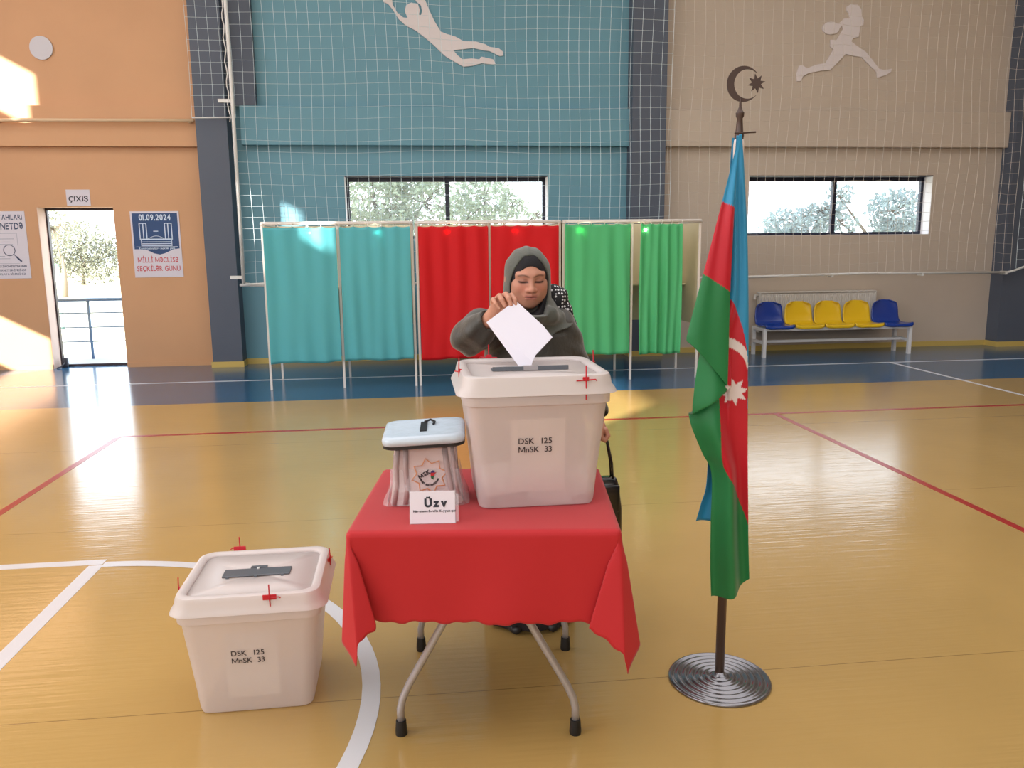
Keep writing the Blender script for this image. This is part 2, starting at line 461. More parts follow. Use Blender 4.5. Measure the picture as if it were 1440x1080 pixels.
# unseen left wall; clerestory and lower windows, small openings added to shape sun patches
ops = [(6.2, 8.6, 2.0, 2.68), (6.03, 9.0, 5.37, 6.07), (2.42, 2.75, 5.37, 6.07), (-5.5, -3.9, 5.37, 6.07), (-.42, -.06, 5.86, 6.38), (.44, .54, 5.25, 5.85)]
ys = sorted(set([YS, 11.38]+[q for o in ops for q in o[:2]])); zs = sorted(set([0, ZT]+[q for o in ops for q in o[2:]]))
wl = MB()
for i in range(len(ys)-1):
    for j in range(len(zs)-1):
        cy, cz = (ys[i]+ys[i+1])/2, (zs[j]+zs[j+1])/2
        if not any(o[0] < cy < o[1] and o[2] < cz < o[3] for o in ops):
            wl.box(XL-.06, XL, ys[i], ys[i+1], zs[j], zs[j+1])
struct(wl.build('wall_west', M_orange))
struct(MB().box(XR, XR+.2, YS, 11.38, 0, ZT).build('wall_east', M_tan))
struct(MB().box(XL-.06, XR+.2, YS-.2, YS, 0, ZT).build('wall_south', M_tan))
struct(MB().box(XL-.06, XR+.2, YS-.2, 11.38, ZT, ZT+.2).build('ceiling', M_ceil))
# pillars and ledges
def trim(n, mb, m, lab): struct(mb.build('trim_%d' % n, m), lab)
trim(1, MB().box(-2.716, -2.335, 10.83, YN, 0, ZT).box(-2.335, -1.99, 10.98, YN, 3.34, ZT), M_dark, 'charcoal pillar between orange and teal walls')
trim(2, MB().box(2.885, 3.35, 10.83, YN, 0, ZT), M_dark, 'charcoal pillar between teal and tan walls')
trim(3, MB().box(8.43, 9.4, 10.83, YN, 0, ZT), M_dark, 'charcoal pillar at the right edge')
def beam(x0, x1, xs=None):
    q = MB().rbox(x0, x1, 10.96, YN+.01, 2.85, 3.335, 0.008, 2); return q
trim(4, MB().box(XL, -2.716, 10.99, YN, 2.83, 3.17).box(-4.80, -2.716, 11.0, YN, 3.17, 3.32), M_orange, 'orange ledge above the exit')
trim(5, beam(-2.2, 2.885), M_teal, 'teal ledge above the window')
trim(6, beam(3.35, 8.43), M_tan, 'tan ledge above the right window')
# baseboards (yellow)
bb = MB()
for x0, x1, y in ((-2.735, -2.32, 10.815), (2.87, 3.365, 10.815), (8.415, 9.4, 10.815)): bb.box(x0, x1, y, y+.014, 0, .075)
for x0, x1 in ((-2.335, 2.885), (3.35, 8.43)): bb.box(x0, x1, YN-.014, YN-.0005, 0, .075)
for x, s1 in ((-2.735, 1), (-2.335, 1), (2.87, 1), (3.35, 1), (8.415, 1)): bb.box(x, x+.014, 10.829, YN-.014, 0, .075)
struct(bb.build('baseboard_north', M_ybase), 'yellow baseboard along the far wall')
bo = MB().box(XL+.01, -4.812, YN-.012, YN-.0005, 0, .06).box(-3.878, -2.74, YN-.012, YN-.0005, 0, .06)
struct(bo.build('baseboard_west', M_orange), 'orange baseboard beside the exit')

# glass
M_glass = mat('window_glass', (235, 240, 245), 0.05, trans=0.9, spec=0.6)
def window(n, x0, x1, z0, z1, lab):
    r = bpy.data.objects.new('window_%d' % n, None); COL.objects.link(r); r.location = ((x0+x1)/2, YN+.2, z0); struct(r, lab)
    w = (x1-x0)/2; h = z1-z0; t = .045; ya, yb = 0.0, .06
    q = MB()
    q.box(-w, w, ya, yb, 0, t); q.box(-w, w, ya, yb, h-t-.02, h); q.box(-w, w, -.198, ya, h-.012, h); q.box(-w, -w+t, ya, yb, t, h-t); q.box(w-t, w, ya, yb, t, h-t)
    q.build('window_frame', M_navy, r)
    MB().box(-.028, .028, ya-.004, yb, t, h-t).build('mullion', M_navy, r)
    MB().box(-w+t, -.028, .025, .031, t, h-t).build('pane', M_glass, r)
    MB().box(.028, w-t, .025, .031, t, h-t).build('pane', M_glass, r)
    lq = lining('l', x0, x1, z0, z1); lq.build('reveal', M_reveal, r, world=True)
window(1, *W1, 'window above the voting booths')
window(2, *W2, 'window above the row of seats')
# the exit
r = bpy.data.objects.new('door_1', None); COL.objects.link(r); r.location = (-4.345, 11.3, 0); struct(r, 'open exit doorway in the orange wall')
q = MB().box(-4.81, -4.785, 11.30, 11.36, 0, 2.085).box(-3.905, -3.88, 11.30, 11.36, 0, 2.085).box(-4.785, -3.905, 11.30, 11.36, 2.055, 2.085).box(-4.785, -3.905, 11.30, 11.37, 0.001, .03)
q.build('door_frame', mat('dark_brown_frame', (52, 38, 44), .4), r, world=True)
lining('l', -4.81, -3.88, 0.0, 2.085, 'l').build('reveal', mat('cream_reveal', (232, 205, 190), .7), r, world=True)
M_ob = mat('dark_bundle', (60, 62, 72), .6)
MB().rbox(-4.76, -4.69, 11.20, 11.27, 0.002, .13, .02, 2).tube([(-4.79, 11.12, .006), (-4.74, 11.14, .02), (-4.71, 11.19, .07)], .008, 6).build('door_stop', M_ob, r, smooth=True, world=True)

# ================================================================ OUTSIDE
M_ground = mat('dry_grass_ground', (226, 216, 186), .95, var=.12, vscale=.5, bump=.3, bscale=3)
M_path = mat('grey_concrete_path', (150, 165, 185), .8, var=.06, vscale=2)
struct(MB().box(-60, 70, 12.35, 90, -.6, -.25).build('ground', M_ground), 'dry ground outside the exit')
struct(MB().box(-9, -1, 11.38, 12.35, -.3, -.005).build('terrace', M_path), 'concrete terrace outside the exit')
rl = thing('metal_railing', 'blue-grey metal railing outside the open exit', 'railing', (-4.7, 12.1, -.005))
M_rail = mat('blue_grey_metal', (104, 132, 160), .4, .3)
rb = MB().tube([(-3, 0, .85), (3, 0, .85)], .026, 8); rb.build('top_rail', M_rail, rl, smooth=True)
for z in (.66, .455, .25):
    MB().tube([(-3, 0, z), (3, 0, z)], .010, 6).build('rail', M_rail, rl, smooth=True)
for x in (-1.7, 0, 1.7, 3.0):
    MB().tube([(x, 0, 0), (x, 0, .84)], .021, 8).build('post', M_rail, rl, smooth=True)
gp = MB().tube([(-8.08, 19.3, -.25), (-8.08, 19.3, 1.24)], .04, 8).build('fence_post', mat('green_post_paint', (140, 195, 165), .5), loc=(-8.08, 19.3, -.25), smooth=True)
tag(gp, 'thin green post standing in the dry field beyond the railing', 'post')

M_leaf = mat('foliage', (172, 182, 160), .7, var=.25, vscale=3, transl=.3)
M_leaf2 = mat('foliage_blue', (150, 168, 170), .7, var=.25, vscale=3, transl=.3)
M_pale = mat('pale_dry_foliage', (126, 128, 112), .8, var=.15, vscale=1, transl=.2)
M_bark = mat('bark', (120, 108, 92), .9)
def tree(name, label, x, y, z0, h, blobs, nleaf, lsize, ml=None, group=None, seed=1):
    rs = np.random.RandomState(seed)
    t = thing(name, label, 'tree', (x, y, z0), group=group)
    br = MB(); ctr = [(bx, by, bz) for bx, by, bz, *_ in blobs]
    br.tube([(0, 0, 0), (.05, 0, h*.35), (0, .03, h*.6)], [.11, .08, .05], 7)
    for c in ctr:
        m = (c[0]*.4, c[1]*.4, h*.45+(c[2]-h*.45)*.45)
        br.tube([(0.02, 0, h*.4), m, c], [.05, .035, .015], 5)
    for k in range(60):
        bx, by, bz, rx, ry, rz_ = blobs[rs.randint(len(blobs))]
        u = rs.normal(size=3); u /= np.linalg.norm(u); e = (bx+u[0]*rx*.9, by+u[1]*ry*.9, bz+u[2]*rz_*.9)
        mm = (bx+u[0]*rx*.4+.05, by+u[1]*ry*.4, bz+u[2]*rz_*.5+.06)
        br.tube([(bx, by, bz), mm, e], [.014, .009, .004], 4)
    br.build('trunk', M_bark, t, smooth=True)
    vol = np.array([b_[3]*b_[4]*b_[5] for b_ in blobs]); vol = vol/vol.sum()
    lv = []; lf = []
    for k in range(nleaf):
        bx, by, bz, rx, ry, rz_ = blobs[rs.choice(len(blobs), p=vol)]
        u = rs.normal(size=3); u /= np.linalg.norm(u); q = rs.uniform(.25, 1)**.5
        c = np.array([bx+u[0]*rx*q, by+u[1]*ry*q, bz+u[2]*rz_*q])
        a = rs.normal(size=3); a /= np.linalg.norm(a); b_ = np.cross(a, rs.normal(size=3)); b_ /= np.linalg.norm(b_)
        s1 = lsize*rs.uniform(.6, 1.3); s2 = s1*.42
        o = len(lv)
        lv += [tuple(c-a*s1*.5), tuple(c+b_*s2*.5), tuple(c+a*s1*.5), tuple(c-b_*s2*.5)]; lf.append((o, o+1, o+2, o+3))
    g = MB().add(lv, lf); fo = g.build('foliage', ml or M_leaf, t); fo['kind'] = 'stuff'
    return t
tree('leafy_tree', 'dense leafy tree behind the left half of the window above the booths', -.6, 15.6, -.25, 3.0,
     [(-.2, 0, 2.65, .9, .8, .75), (.75, .1, 2.6, .8, .7, .8), (.3, .3, 3.1, .9, .8, .5), (-.1, .1, 2.1, 1.1, .8, .5)], 5200, .13, seed=3)
tree('leafy_tree', 'sparser leafy tree behind the right half of the window above the booths', 1.35, 16.2, -.25, 2.9,
     [(0, 0, 2.7, .65, .6, .6), (-.35, .1, 2.3, .6, .5, .5), (.55, 0, 2.55, .35, .4, .3), (1.0, 0, 2.35, .25, .3, .15)], 1700, .13, seed=5)
tree('leafy_tree', 'feathery low tree behind the left pane of the right window', 7.9, 16.2, -.25, 2.5,
     [(0, 0, 2.15, .85, .5, .38), (.45, 0, 2.4, .4, .4, .2), (-.2, 0, 1.85, .7, .5, .3)], 1500, .14, M_leaf2, seed=6)
tree('leafy_tree', 'taller feathery tree behind the right pane of the right window', 9.75, 16.0, -.25, 2.9,
     [(.15, 0, 2.4, .65, .5, .5), (.3, 0, 1.95, .7, .5, .35), (-1.05, .1, 2.7, .25, .4, .3), (-1.0, .1, 2.2, .4, .4, .25)], 1800, .14, M_leaf2, seed=8)
for i, (x, y, h, s) in enumerate(((-21.0, 45, 3.6, 1.9), (-17.2, 44, 3.5, 1.9), (-13.4, 46, 3.9, 1.9))):
    tree('far_bush', ['grey-green bush far beyond the exit, leftmost of the three', 'grey-green bush far beyond the exit, middle of the three', 'grey-green bush far beyond the exit, rightmost of the three'][i],
         x, y, -.25, h*.7, [(0, 0, h*.55, s, 1.2, h*.4), (.5, 0, h*.35, s*1.1, 1.2, h*.35)], 6500, .17, M_pale, seed=20+i, group='far bushes beyond the exit')
tree('bare_tree', 'pale branching tree standing before the bushes beyond the exit', -13.6, 33, -.25, 2.6,
     [(-.2, 0, 2.6, 1.2, .8, .8)], 260, .2, M_pale, seed=31)

# ================================================================ THINGS ON THE WALL
YW = YN-.002
M_deco = mat('white_cutout', (222, 214, 214), .6)
BALL = [(-0.341,4.638),(-0.331,4.688),(-0.230,4.690),(-0.224,4.603),(-0.164,4.505),(-0.093,4.452),(-0.035,4.447),(-0.071,4.529),(-0.054,4.598),(0.014,4.635),(0.101,4.615),(0.122,4.547),(0.106,4.491),(0.132,4.484),(0.151,4.534),(0.138,4.602),(0.073,4.656),(0.001,4.690),(0.147,4.698),(0.198,4.658),(0.236,4.563),(0.300,4.426),(0.384,4.289),(0.457,4.263),(0.574,4.231),(0.677,4.177),(0.840,4.174),(0.959,4.145),(1.018,4.112),(1.138,4.097),(1.191,4.056),(1.197,4.008),(1.152,3.999),(1.017,4.059),(0.928,4.069),(0.809,4.095),(0.660,4.078),(0.541,4.062),(0.599,3.999),(0.657,3.952),(0.777,3.965),(0.881,3.955),(0.903,3.989),(0.971,3.976),(1.061,3.958),(1.093,3.907),(1.060,3.892),(0.910,3.910),(0.790,3.874),(0.670,3.861),(0.567,3.914),(0.450,3.977),(0.363,4.051),(0.291,4.120),(0.191,4.202),(0.062,4.297),(-0.067,4.358),(-0.152,4.431),(-0.221,4.540),(-0.276,4.607)]
TEN = [(5.928,4.715),(5.984,4.744),(6.081,4.742),(6.135,4.685),(6.148,4.599),(6.183,4.548),(6.180,4.479),(6.138,4.472),(6.131,4.392),(6.120,4.322),(6.051,4.311),(6.015,4.269),(6.117,4.201),(6.239,4.133),(6.344,4.029),(6.450,3.915),(6.510,3.901),(6.569,3.902),(6.639,3.917),(6.631,3.875),(6.555,3.831),(6.439,3.794),(6.414,3.872),(6.309,3.959),(6.185,4.062),(6.067,4.078),(5.948,4.100),(5.839,3.987),(5.736,3.888),(5.612,3.879),(5.421,3.841),(5.353,3.806),(5.311,3.735),(5.265,3.734),(5.248,3.822),(5.281,3.934),(5.330,3.945),(5.398,3.904),(5.531,3.955),(5.665,3.977),(5.717,4.072),(5.770,4.160),(5.721,4.194),(5.716,4.281),(5.762,4.282),(5.801,4.275),(5.836,4.335),(5.889,4.422),(5.870,4.47),(5.838,4.435),(5.833,4.409),(5.817,4.386),(5.791,4.367),(5.757,4.355),(5.720,4.350),(5.681,4.353),(5.646,4.364),(5.618,4.382),(5.599,4.405),(5.592,4.430),(5.596,4.456),(5.612,4.479),(5.638,4.498),(5.672,4.510),(5.710,4.515),(5.748,4.512),(5.783,4.501),(5.811,4.490),(5.853,4.515),(5.899,4.560),(5.977,4.562),(5.961,4.630),(5.924,4.664)]
# arms and ball of the keeper carry on above the frame
top_left = [(-0.341,4.638),(-0.36,4.78),(-0.42,4.93),(-0.36,4.99),(-0.26,4.9)]
b1 = [p for p in BALL]
tag(MB().poly([( -0.341,4.638),(-0.36,4.80),(-0.44,4.95),(-0.38,5.0),(-0.25,4.86)]+b1[2:17]+[(0.02,4.80),(-.02,4.93),(.05,4.98),(.11,4.86)]+b1[18:], YW, .02).build('wall_silhouette', M_deco, loc=(.4, YW, 4.2)),
    'white cutout of a diving goalkeeper on the teal wall', 'wall decoration')
tag(MB().poly(TEN, YW, .02).build('wall_silhouette', M_deco, loc=(5.9, YW, 4.2)), 'white cutout of a running tennis player on the tan wall', 'wall decoration')
tag(MB().poly([(-4.545+.135*math.cos(a*PI/20), 4.01+.14*math.sin(a*PI/20)) for a in range(40)], YW, .02).build('wall_disc', mat('pale_grey_disc', (205, 203, 210), .6), loc=(-4.545, YW, 4.01)),
    'round pale disc high on the orange wall', 'wall decoration')
M_paper = mat('white_paper', (216, 212, 222), .6)
M_ink = mat('black_ink', (35, 38, 52), .6); M_inkblue = mat('blue_print', (28, 68, 118), .5, var=.12, vscale=4); M_inkred = mat('red_print', (196, 84, 92), .6)
M_inkw = mat('white_print', (206, 222, 240), .6); M_inkg = mat('grey_print', (170, 172, 186), .6); M_inkn = mat('navy_print', (62, 76, 106), .6)
s = thing('exit_sign', 'small white paper sign reading ÇIXIŞ above the open exit', 'sign', (-4.29, YW, 2.1))
MB().rbox(-.145, .145, -.004, 0, 0, .205, .0015, 1).build('sheet', M_paper, s)
put_text('ÇIXIŞ', .088, (0, -.0046, .06), M_ink, s, world=False, bold=.0022, align='CENTER')
# election poster
s = thing('wall_poster', 'blue and white poster dated 01.09.2024 right of the exit', 'poster', (-3.375, YW, 1.18))
MB().rbox(-.305, .305, -.004, 0, 0, .85, .0015, 1).build('sheet', M_paper, s)
y = -.004
MB().poly([(-.282, .825), (.282, .825), (.282, .372), (.20, .36), (.09, .31), (.03, .295), (-.04, .31), (-.12, .352), (-.22, .365), (-.282, .365)], y, .0006, 0).build('blue_field', M_inkblue, s)
put_text('01.09.2024', .105, (0, -.0052, .735), M_inkw, s, world=False, bold=.003, align='CENTER', sx=.78)
g = MB()
def ln(x0, x1, z0, z1): g.box(x0, x1, -.0052, -.0046, z0, z1)
for sx in (-1, 1):
    for x in (.115, .155, .20): ln(sx*x-.006, sx*x+.006, .50, .695)
    ln(min(sx*.11, sx*.205), max(sx*.11, sx*.205), .69, .70)
ln(-.205, .205, .485, .50); ln(-.195, .195, .405, .415); ln(-.195, .195, .43, .44); ln(-.195, .195, .455, .463); ln(-.26, .26, .392, .398)
ln(-.195, -.185, .405, .49); ln(.185, .195, .405, .49); ln(-.03, .03, .59, .60)
g.tube([(-.1+.01*k, -.0052, .50+.035*math.sin(PI*k/20)) for k in range(21)], .004, 4)
g.build('building_drawing', M_inkw, s)
put_text('Konstitusiya üzrə seçkilər günü', .034, (0, -.0054, .365), M_inkw, s, world=False, bold=.0008, align='CENTER', sx=.92)
put_text('MİLLİ MƏCLİSƏ', .092, (0, -.0046, .195), M_inkred, s, world=False, bold=.0014, align='CENTER', sx=.76)
put_text('SEÇKİLƏR GÜNÜ', .092, (0, -.0046, .085), M_inkred, s, world=False, bold=.0014, align='CENTER', sx=.76)
# left poster, cut by the frame
s = thing('wall_poster', 'white poster with a magnifying glass left of the exit', 'poster', (-5.27, YW, 1.19))
MB().rbox(-.31, .31, -.004, 0, 0, .85, .0015, 1).build('sheet', M_paper, s)
put_text('SİYAHILARI', .088, (.275, -.0046, .745), M_inkn, s, world=False, bold=.0016, align='RIGHT', sx=.72)
put_text('İNTERNETDƏ', .115, (.275, -.0046, .625), M_inkn, s, world=False, bold=.0026, align='RIGHT', sx=.72)
g = MB()
for z, x1 in ((.50, .15), (.46, .1), (.43, .13), (.28, .02), (.25, .08)): g.box(-.22, x1, -.0046, -.004, z, z+.008)
for z0 in (.19, .57): g.box(-.24, .19, -.0046, -.004, z0, z0+.005)
g.box(.187, .192, -.0046, -.004, .42, .575); g.box(-.24, -.235, -.0046, -.004, .19, .575); g.build('page_drawing', M_inkg, s)
g = MB().tube([(.08+.068*math.cos(a*PI/14), -.0045, .36+.068*math.sin(a*PI/14)) for a in range(28)], .005, 4, closed=True).tube([(.13, -.0045, .31), (.155, -.0045, .28)], .005, 4).tube([(.155, -.0045, .28), (.215, -.0045, .215)], .010, 5)
g.build('magnifying_glass_drawing', M_inkn, s)
for k, tx in enumerate(('SEÇKİ KOMİSSİYASININ', 'İNTERNET SƏHİFƏSİNDƏ', 'YOXLAYA BİLƏRSİNİZ')):
    put_text(tx, .036, (.27-.012*k, -.0046, .145-.05*k), M_inkn, s, world=False, bold=.0006, align='RIGHT', sx=.9)

# net rail on orange wall (cream tube)
M_cream = mat('cream_tube', (226, 196, 160), .5)
t = thing('net_rail', 'thin cream tube fixed along the orange ledge', 'rail', (-2.8, 10.9, 3.13))
MB().tube([(-6.2, 0, -.03), (-3.5, 0, -.035), (-2.0, 0, -.0), (.05, 0, .005)], .022, 8).build('tube', M_cream, t, smooth=True)
for x in (-5.2, -2.3, -.02): MB().box(x, x+.03, -.01, .085, -.02, .012).build('bracket', M_cream, t)

# safety nets
M_net = mat('white_net_cord', (214, 228, 232), .8); M_netr = mat('beige_net_cord', (206, 198, 188), .8)
def net(x0, x1, z0, z1, y, pitch, r, m, label, wav=.02, parts=True, hz=True, zlow=None, wob=0.0):
    t = thing('sports_net', label, 'net', ((x0+x1)/2, y, z0))
    cx = (x0+x1)/2; g = MB(); nx = int((x1-x0)/pitch); nz = int((z1-z0)/pitch); rs = random.Random(int(x0*10)+77)
    ph = [rs.uniform(0, 6) for _ in range(nx+1)]
    def P(i, j):
        x = x0+i*(x1-x0)/nx; z = z0+j*(z1-z0)/nz
        return (x-cx+wav*.6*math.sin(j*.35+i*.12)+wob*math.sin(j*.5+ph[i])*.5, wav*math.sin(i*.5+j*.15)*1.2, z-z0+wav*.9*math.sin(i*.28+j*.2)+wob*.5*math.sin(ph[i]*3+j))
    for i in range(nx+1): g.tube([P(i, j) for j in range(0, nz+1)], r, 3, caps=False)
    if hz:
        for j in range(nz+1): g.tube([P(i, j) for i in range(0, nx+1)], r*.85, 3, caps=False)
    o = g.build('netting', m, t); o['kind'] = 'stuff'
    return t, P, nx, nz
t, P, nx, nz = net(-2.2, 3.35, 1.09, 5.6, 10.62, .133, .0026, M_net, 'white safety net hanging before the teal wall')
MB().tube([P(i, 0) for i in range(nx+1)], .012, 6).build('bottom_rope', M_white, t, smooth=True)
t, P, nx, nz = net(-2.72, -2.2, 3.14, 5.6, 10.70, .125, .0028, M_net, 'narrow strip of white net hanging over the left charcoal pillar', wav=.012)
MB().tube([P(i, 0) for i in range(nx+1)], .008, 6).build('bottom_rope', M_white, t, smooth=True)
t, P, nx, nz = net(3.36, 8.4, 1.12, 5.6, 10.66, .133, .0022, M_netr, 'beige safety net hanging before the tan wall', wav=.03, wob=.02)
t, P, nx, nz = net(8.44, 9.6, 1.15, 5.6, 10.60, .133, .0026, M_net, 'white net hanging over the right charcoal pillar', wav=.02, wob=.03)
# white net pole and its foot rail
t = thing('net_pole', 'white net pole with lashed rope beside the left charcoal pillar', 'pole', (-2.215, 10.62, 1.08))
MB().tube([(0, 0, .01), (.01, 0, 2.5), (0, 0, 4.8)], .023, 8).build('pole', M_white, t, smooth=True)
MB().tube([(-.035+.012*math.sin(k*1.7), -.01+.006*math.cos(k), 2.0+k*.07) for k in range(38)], .007, 5).build('lashing_rope', M_white, t, smooth=True)
for z in (.10, 2.25): MB().box(-.16, -.01, -.015, .015, z-.02, z+.02).build('bracket', M_white, t)
t = thing('net_rail', 'white horizontal rail under the nets along the far wall', 'rail', (3.0, 10.72, 1.08))
MB().tube([(-5.28, -.02, 0), (-5.0, -.03, -.01), (-2.8, 0, -.02), (0, 0, 0), (1.5, 0, .0), (3.2, 0, .025), (5.4, 0, .01)], .018, 8).build('rail_tube', M_white, t, smooth=True)
MB().tube([(5.4, 0, .01), (5.5, 0, .03), (5.65, -.02, .09), (5.9, -.02, .11), (6.6, 0, .13)], .016, 8).build('end_rope', M_white, t, smooth=True)
for x in (-5.2, 2.75, 4.1, 5.38): MB().box(x-.015, x+.015, -.02, .10, -.02, .03).build('bracket', M_white, t)

# ================================================================ RADIATOR
rd = thing('radiator', 'white panel radiator on the tan wall behind the seats', 'radiator', (4.81, 11.0, .28))
q = MB(); n = 50; pts = []
M_rad = mat('radiator_white', (212, 208, 202), .4)
q.grid(lambda u, v: (.02+u*1.72, -.045+.008*(1 if math.sin(u*n*2*PI) > 0 else -1)*(1 if .05 < v < .95 else 0), .02+v*.52), n*4+1, 12)
q.build('front_panel', M_rad, rd)
MB().rbox(0, .02, -.055, .05, 0, .57, .004, 1).build('side_cover', M_rad, rd); MB().rbox(1.74, 1.76, -.055, .05, 0, .57, .004, 1).build('side_cover', M_rad, rd)
MB().rbox(.01, 1.75, -.05, .05, .555, .575, .004, 1).box(.02, 1.74, -.03, .0, .03, .55).build('top_grille', M_rad, rd)
MB().tube([(-.05, 0, .53), (.0, 0, .53)], .014, 8).build('valve_pipe', M_rad, rd, smooth=True)
MB().tube([(-.05, 0, .545), (-.05, 0, .47)], .02, 8).build('valve', M_rad, rd, smooth=False)
# ================================================================ BENCH OF SEATS
bn = thing('seat_bench', 'white metal bench with five plastic bucket seats against the tan wall', 'bench', (4.63, 10.38, 0))
M_fr = mat('white_bench_paint', (226, 226, 226), .35)
L_ = 2.15
q = MB()
q.box(0, L_, -.02, .02, .36, .40).box(0, L_, .34, .38, .36, .40)
for x in (0, L_/3, 2*L_/3, L_-.04): q.box(x, x+.04, .02, .34, .36, .398)
q.build('seat_frame', M_fr, bn)
for x in (0, L_-.045):
    for y in (-.02, .335): MB().box(x, x+.045, y, y+.045, 0, .36).build('leg', M_fr, bn)
    MB().box(x, x+.04, .025, .335, .18, .215).build('side_brace', M_fr, bn)
MB().box(.04, L_-.045, .16, .195, .18, .215).build('stretcher', M_fr, bn)
M_sb = mat('glossy_blue_plastic', (22, 60, 150), .25, coat=.3); M_sy = mat('glossy_yellow_plastic', (228, 190, 28), .3, coat=.3)
def seat_mesh():
    q = MB(); prof = []
    # profile along depth: front lip -> seat -> curve -> back top ; (y,z)
    P0 = [(-.055, .385), (-.06, .41), (-.045, .428), (.0, .425), (.1, .418), (.2, .42), (.27, .432), (.31, .47), (.335, .53), (.35, .60), (.362, .66), (.372, .71), (.378, .735)]
    nu = 17
    def fn(u, v):
        t = v*(len(P0)-1); i = min(int(t), len(P0)-2); f_ = t-i
        y = P0[i][0]*(1-f_)+P0[i+1][0]*f_; z = P0[i][1]*(1-f_)+P0[i+1][1]*f_
        s = 2*u-1
        half = .205
        if v > .55:  # rounded back shape
            k = (v-.55)/.45; half = .205-.02*k-.075*k**5
            z -= .035*(abs(s)**3)*k**3
        x = half*s
        z += .03*abs(s)**4*(1-min(1, v*1.6)) if v < .6 else 0
        y -= .06*abs(s)**3*max(0, (v-.5))*2*1.0
        if v < .12: z -= .01*abs(s)**2
        return (x, y, z)
    q.grid(fn, nu, 40)
    return q
for i, x in enumerate((.215, .645, 1.075, 1.505, 1.935)):
    o = seat_mesh().build('seat_shell', M_sb if i in (0, 4) else M_sy, bn, smooth=True)
    for v_ in o.data.vertices: v_.co.x += x
    solidify(o, .012, -1)
    o['label'] = 'blue plastic seat' if i in (0, 4) else 'yellow plastic seat'

# ================================================================ VOTING BOOTHS
M_booth = mat('booth_white_tube', (226, 220, 214), .4); M_panel = mat('cream_panel', (222, 208, 176), .6, var=.06, vscale=2)
M_lampe = mat('booth_lamp_glow', (255, 236, 200), .3, emit=90)
def curtain(x0, x1, z0, z1, y, m, label, seed, gather=1.0, nr=6, top=0.0):
    rs = random.Random(seed); W = x1-x0; c = thing('curtain', label, 'curtain', ((x0+x1)/2, y, z0), group='curtains of the voting booths')
    npl = 3.6+rs.random()*1.5; ph = rs.uniform(0, 6); ph2 = rs.uniform(0, 6)
    am = .011*gather; H = z1-z0
    def fn(u, v):
        k = v  # 0 bottom, 1 top
        a = am*(1.0-.45*k)
        yy = a*math.sin(u*npl*2*PI+ph+.5*math.sin(v*2+ph2))+a*.7*math.sin(u*npl*1.37*PI+ph2+.8*v)+.006*math.sin(u*23+v*5)
        sag = (abs(math.sin(u*PI*(nr-1)))**.7)*.012*(k**8)
        z = H*v-sag+.006*math.sin(u*9+ph)*(1-v)**4+top*u*(k**10)
        x = -W/2+W*u+.006*math.sin(v*3+ph)*(1-abs(2*u-1))
        if gather > 1.2: x = (-W/2+W*u)*(1+.06*math.sin(v*PI*.9))
        return (x, yy, z)
    o = MB().grid(fn, 90, 44).build('cloth', m, c, smooth=True); solidify(o, .0015)
    for k in range(nr):
        u = (k+.02)/(nr-1+.04); xx = -W/2+W*u
        MB().tube([(xx+.0*a, .02*math.sin(a*PI/6), H+.012+.022*math.cos(a*PI/6)) for a in range(12)], .0035, 5, closed=True).build('curtain_ring', M_booth, c, smooth=True)
    return c
YB = 8.96
def booth(x0, x1, label, mids):
    W = x1-x0; t = thing('voting_booth', label, 'voting booth', (x0, YB, 0), group=None)
    p = .024
    for i, x in enumerate((0, W/2-p/2, W-p)):
        MB().box(x, x+p, -p/2, p/2, 0, 1.81).build('front_post', M_booth, t)
        MB().box(x, x+p, .74, .74+p, 0, 1.80).build('back_post', M_booth, t)
        MB().box(x+.007, x+.017, p/2, .74, .62, 1.78).build('side_panel' if i != 1 else 'divider_panel', M_panel, t)
        MB().box(x, x+p, p/2, .74, 1.785, 1.805).build('side_rail', M_booth, t)
    MB().tube([(0, -.03, 1.795), (W, -.03, 1.795)], .013, 8).build('curtain_rail', M_booth, t, smooth=True)
    MB().box(0, W, -.012, .012, 1.795, 1.82).build('top_rail', M_booth, t)
    for a in (p, W/2+p/2):
        MB().box(a, a+W/2-1.5*p, .748, .756, .62, 1.79).build('back_panel', M_panel, t)
        MB().box(a, a+W/2-1.5*p, .42, .745, 1.06, 1.078).build('writing_shelf', M_panel, t)
        MB().lathe([(.0, 0), (.014, 0), (.014, .02), (0, .02)], 8, (a+W/2-.2, .44, 1.078)).build('shelf_knob', M_navy, t)
    for m_ in mids:
        o = MB().rbox(m_-x0-.026, m_-x0+.026, -.046, -.034, 1.69, 1.712, .004, 1).build('booth_lamp', M_lampe, t); o['label'] = 'small glowing lamp behind the curtain'
        MB().box(m_-x0-.004, m_-x0+.004, -.042, -.036, 1.712, 1.79).build('lamp_bracket', M_booth, t)
    return t
booth(-1.655, -.045, 'voting booth frame with teal curtains, leftmost of the three', (-1.16, -.42))
booth(-.02, 1.59, 'voting booth frame with red curtains behind the woman', (.33, 1.07))
booth(1.605, 3.205, 'voting booth frame with green curtains, rightmost of the three', (1.80, 2.53))
M_ct = mat('teal_curtain', (110, 208, 218), .7, transl=.4, bump=.05, bscale=300)
M_cr = mat('red_curtain', (226, 22, 34), .7, transl=.35, bump=.05, bscale=300)
M_cg = mat('green_curtain', (104, 216, 152), .7, transl=.4, bump=.05, bscale=300)
YC = YB-.055
curtain(-1.625, -.865, .30, 1.765, YC, M_ct, 'teal curtain, the first from the left', 1, 1.0)
curtain(-.83, -.075, .31, 1.765, YC, M_ct, 'teal curtain, the second from the left', 2, .8)
curtain(.01, .775, .30, 1.765, YC, M_cr, 'red curtain left of the woman', 3, 1.0)
curtain(.80, 1.56, .30, 1.765, YC, M_cr, 'red curtain directly behind the woman', 4, 1.0)
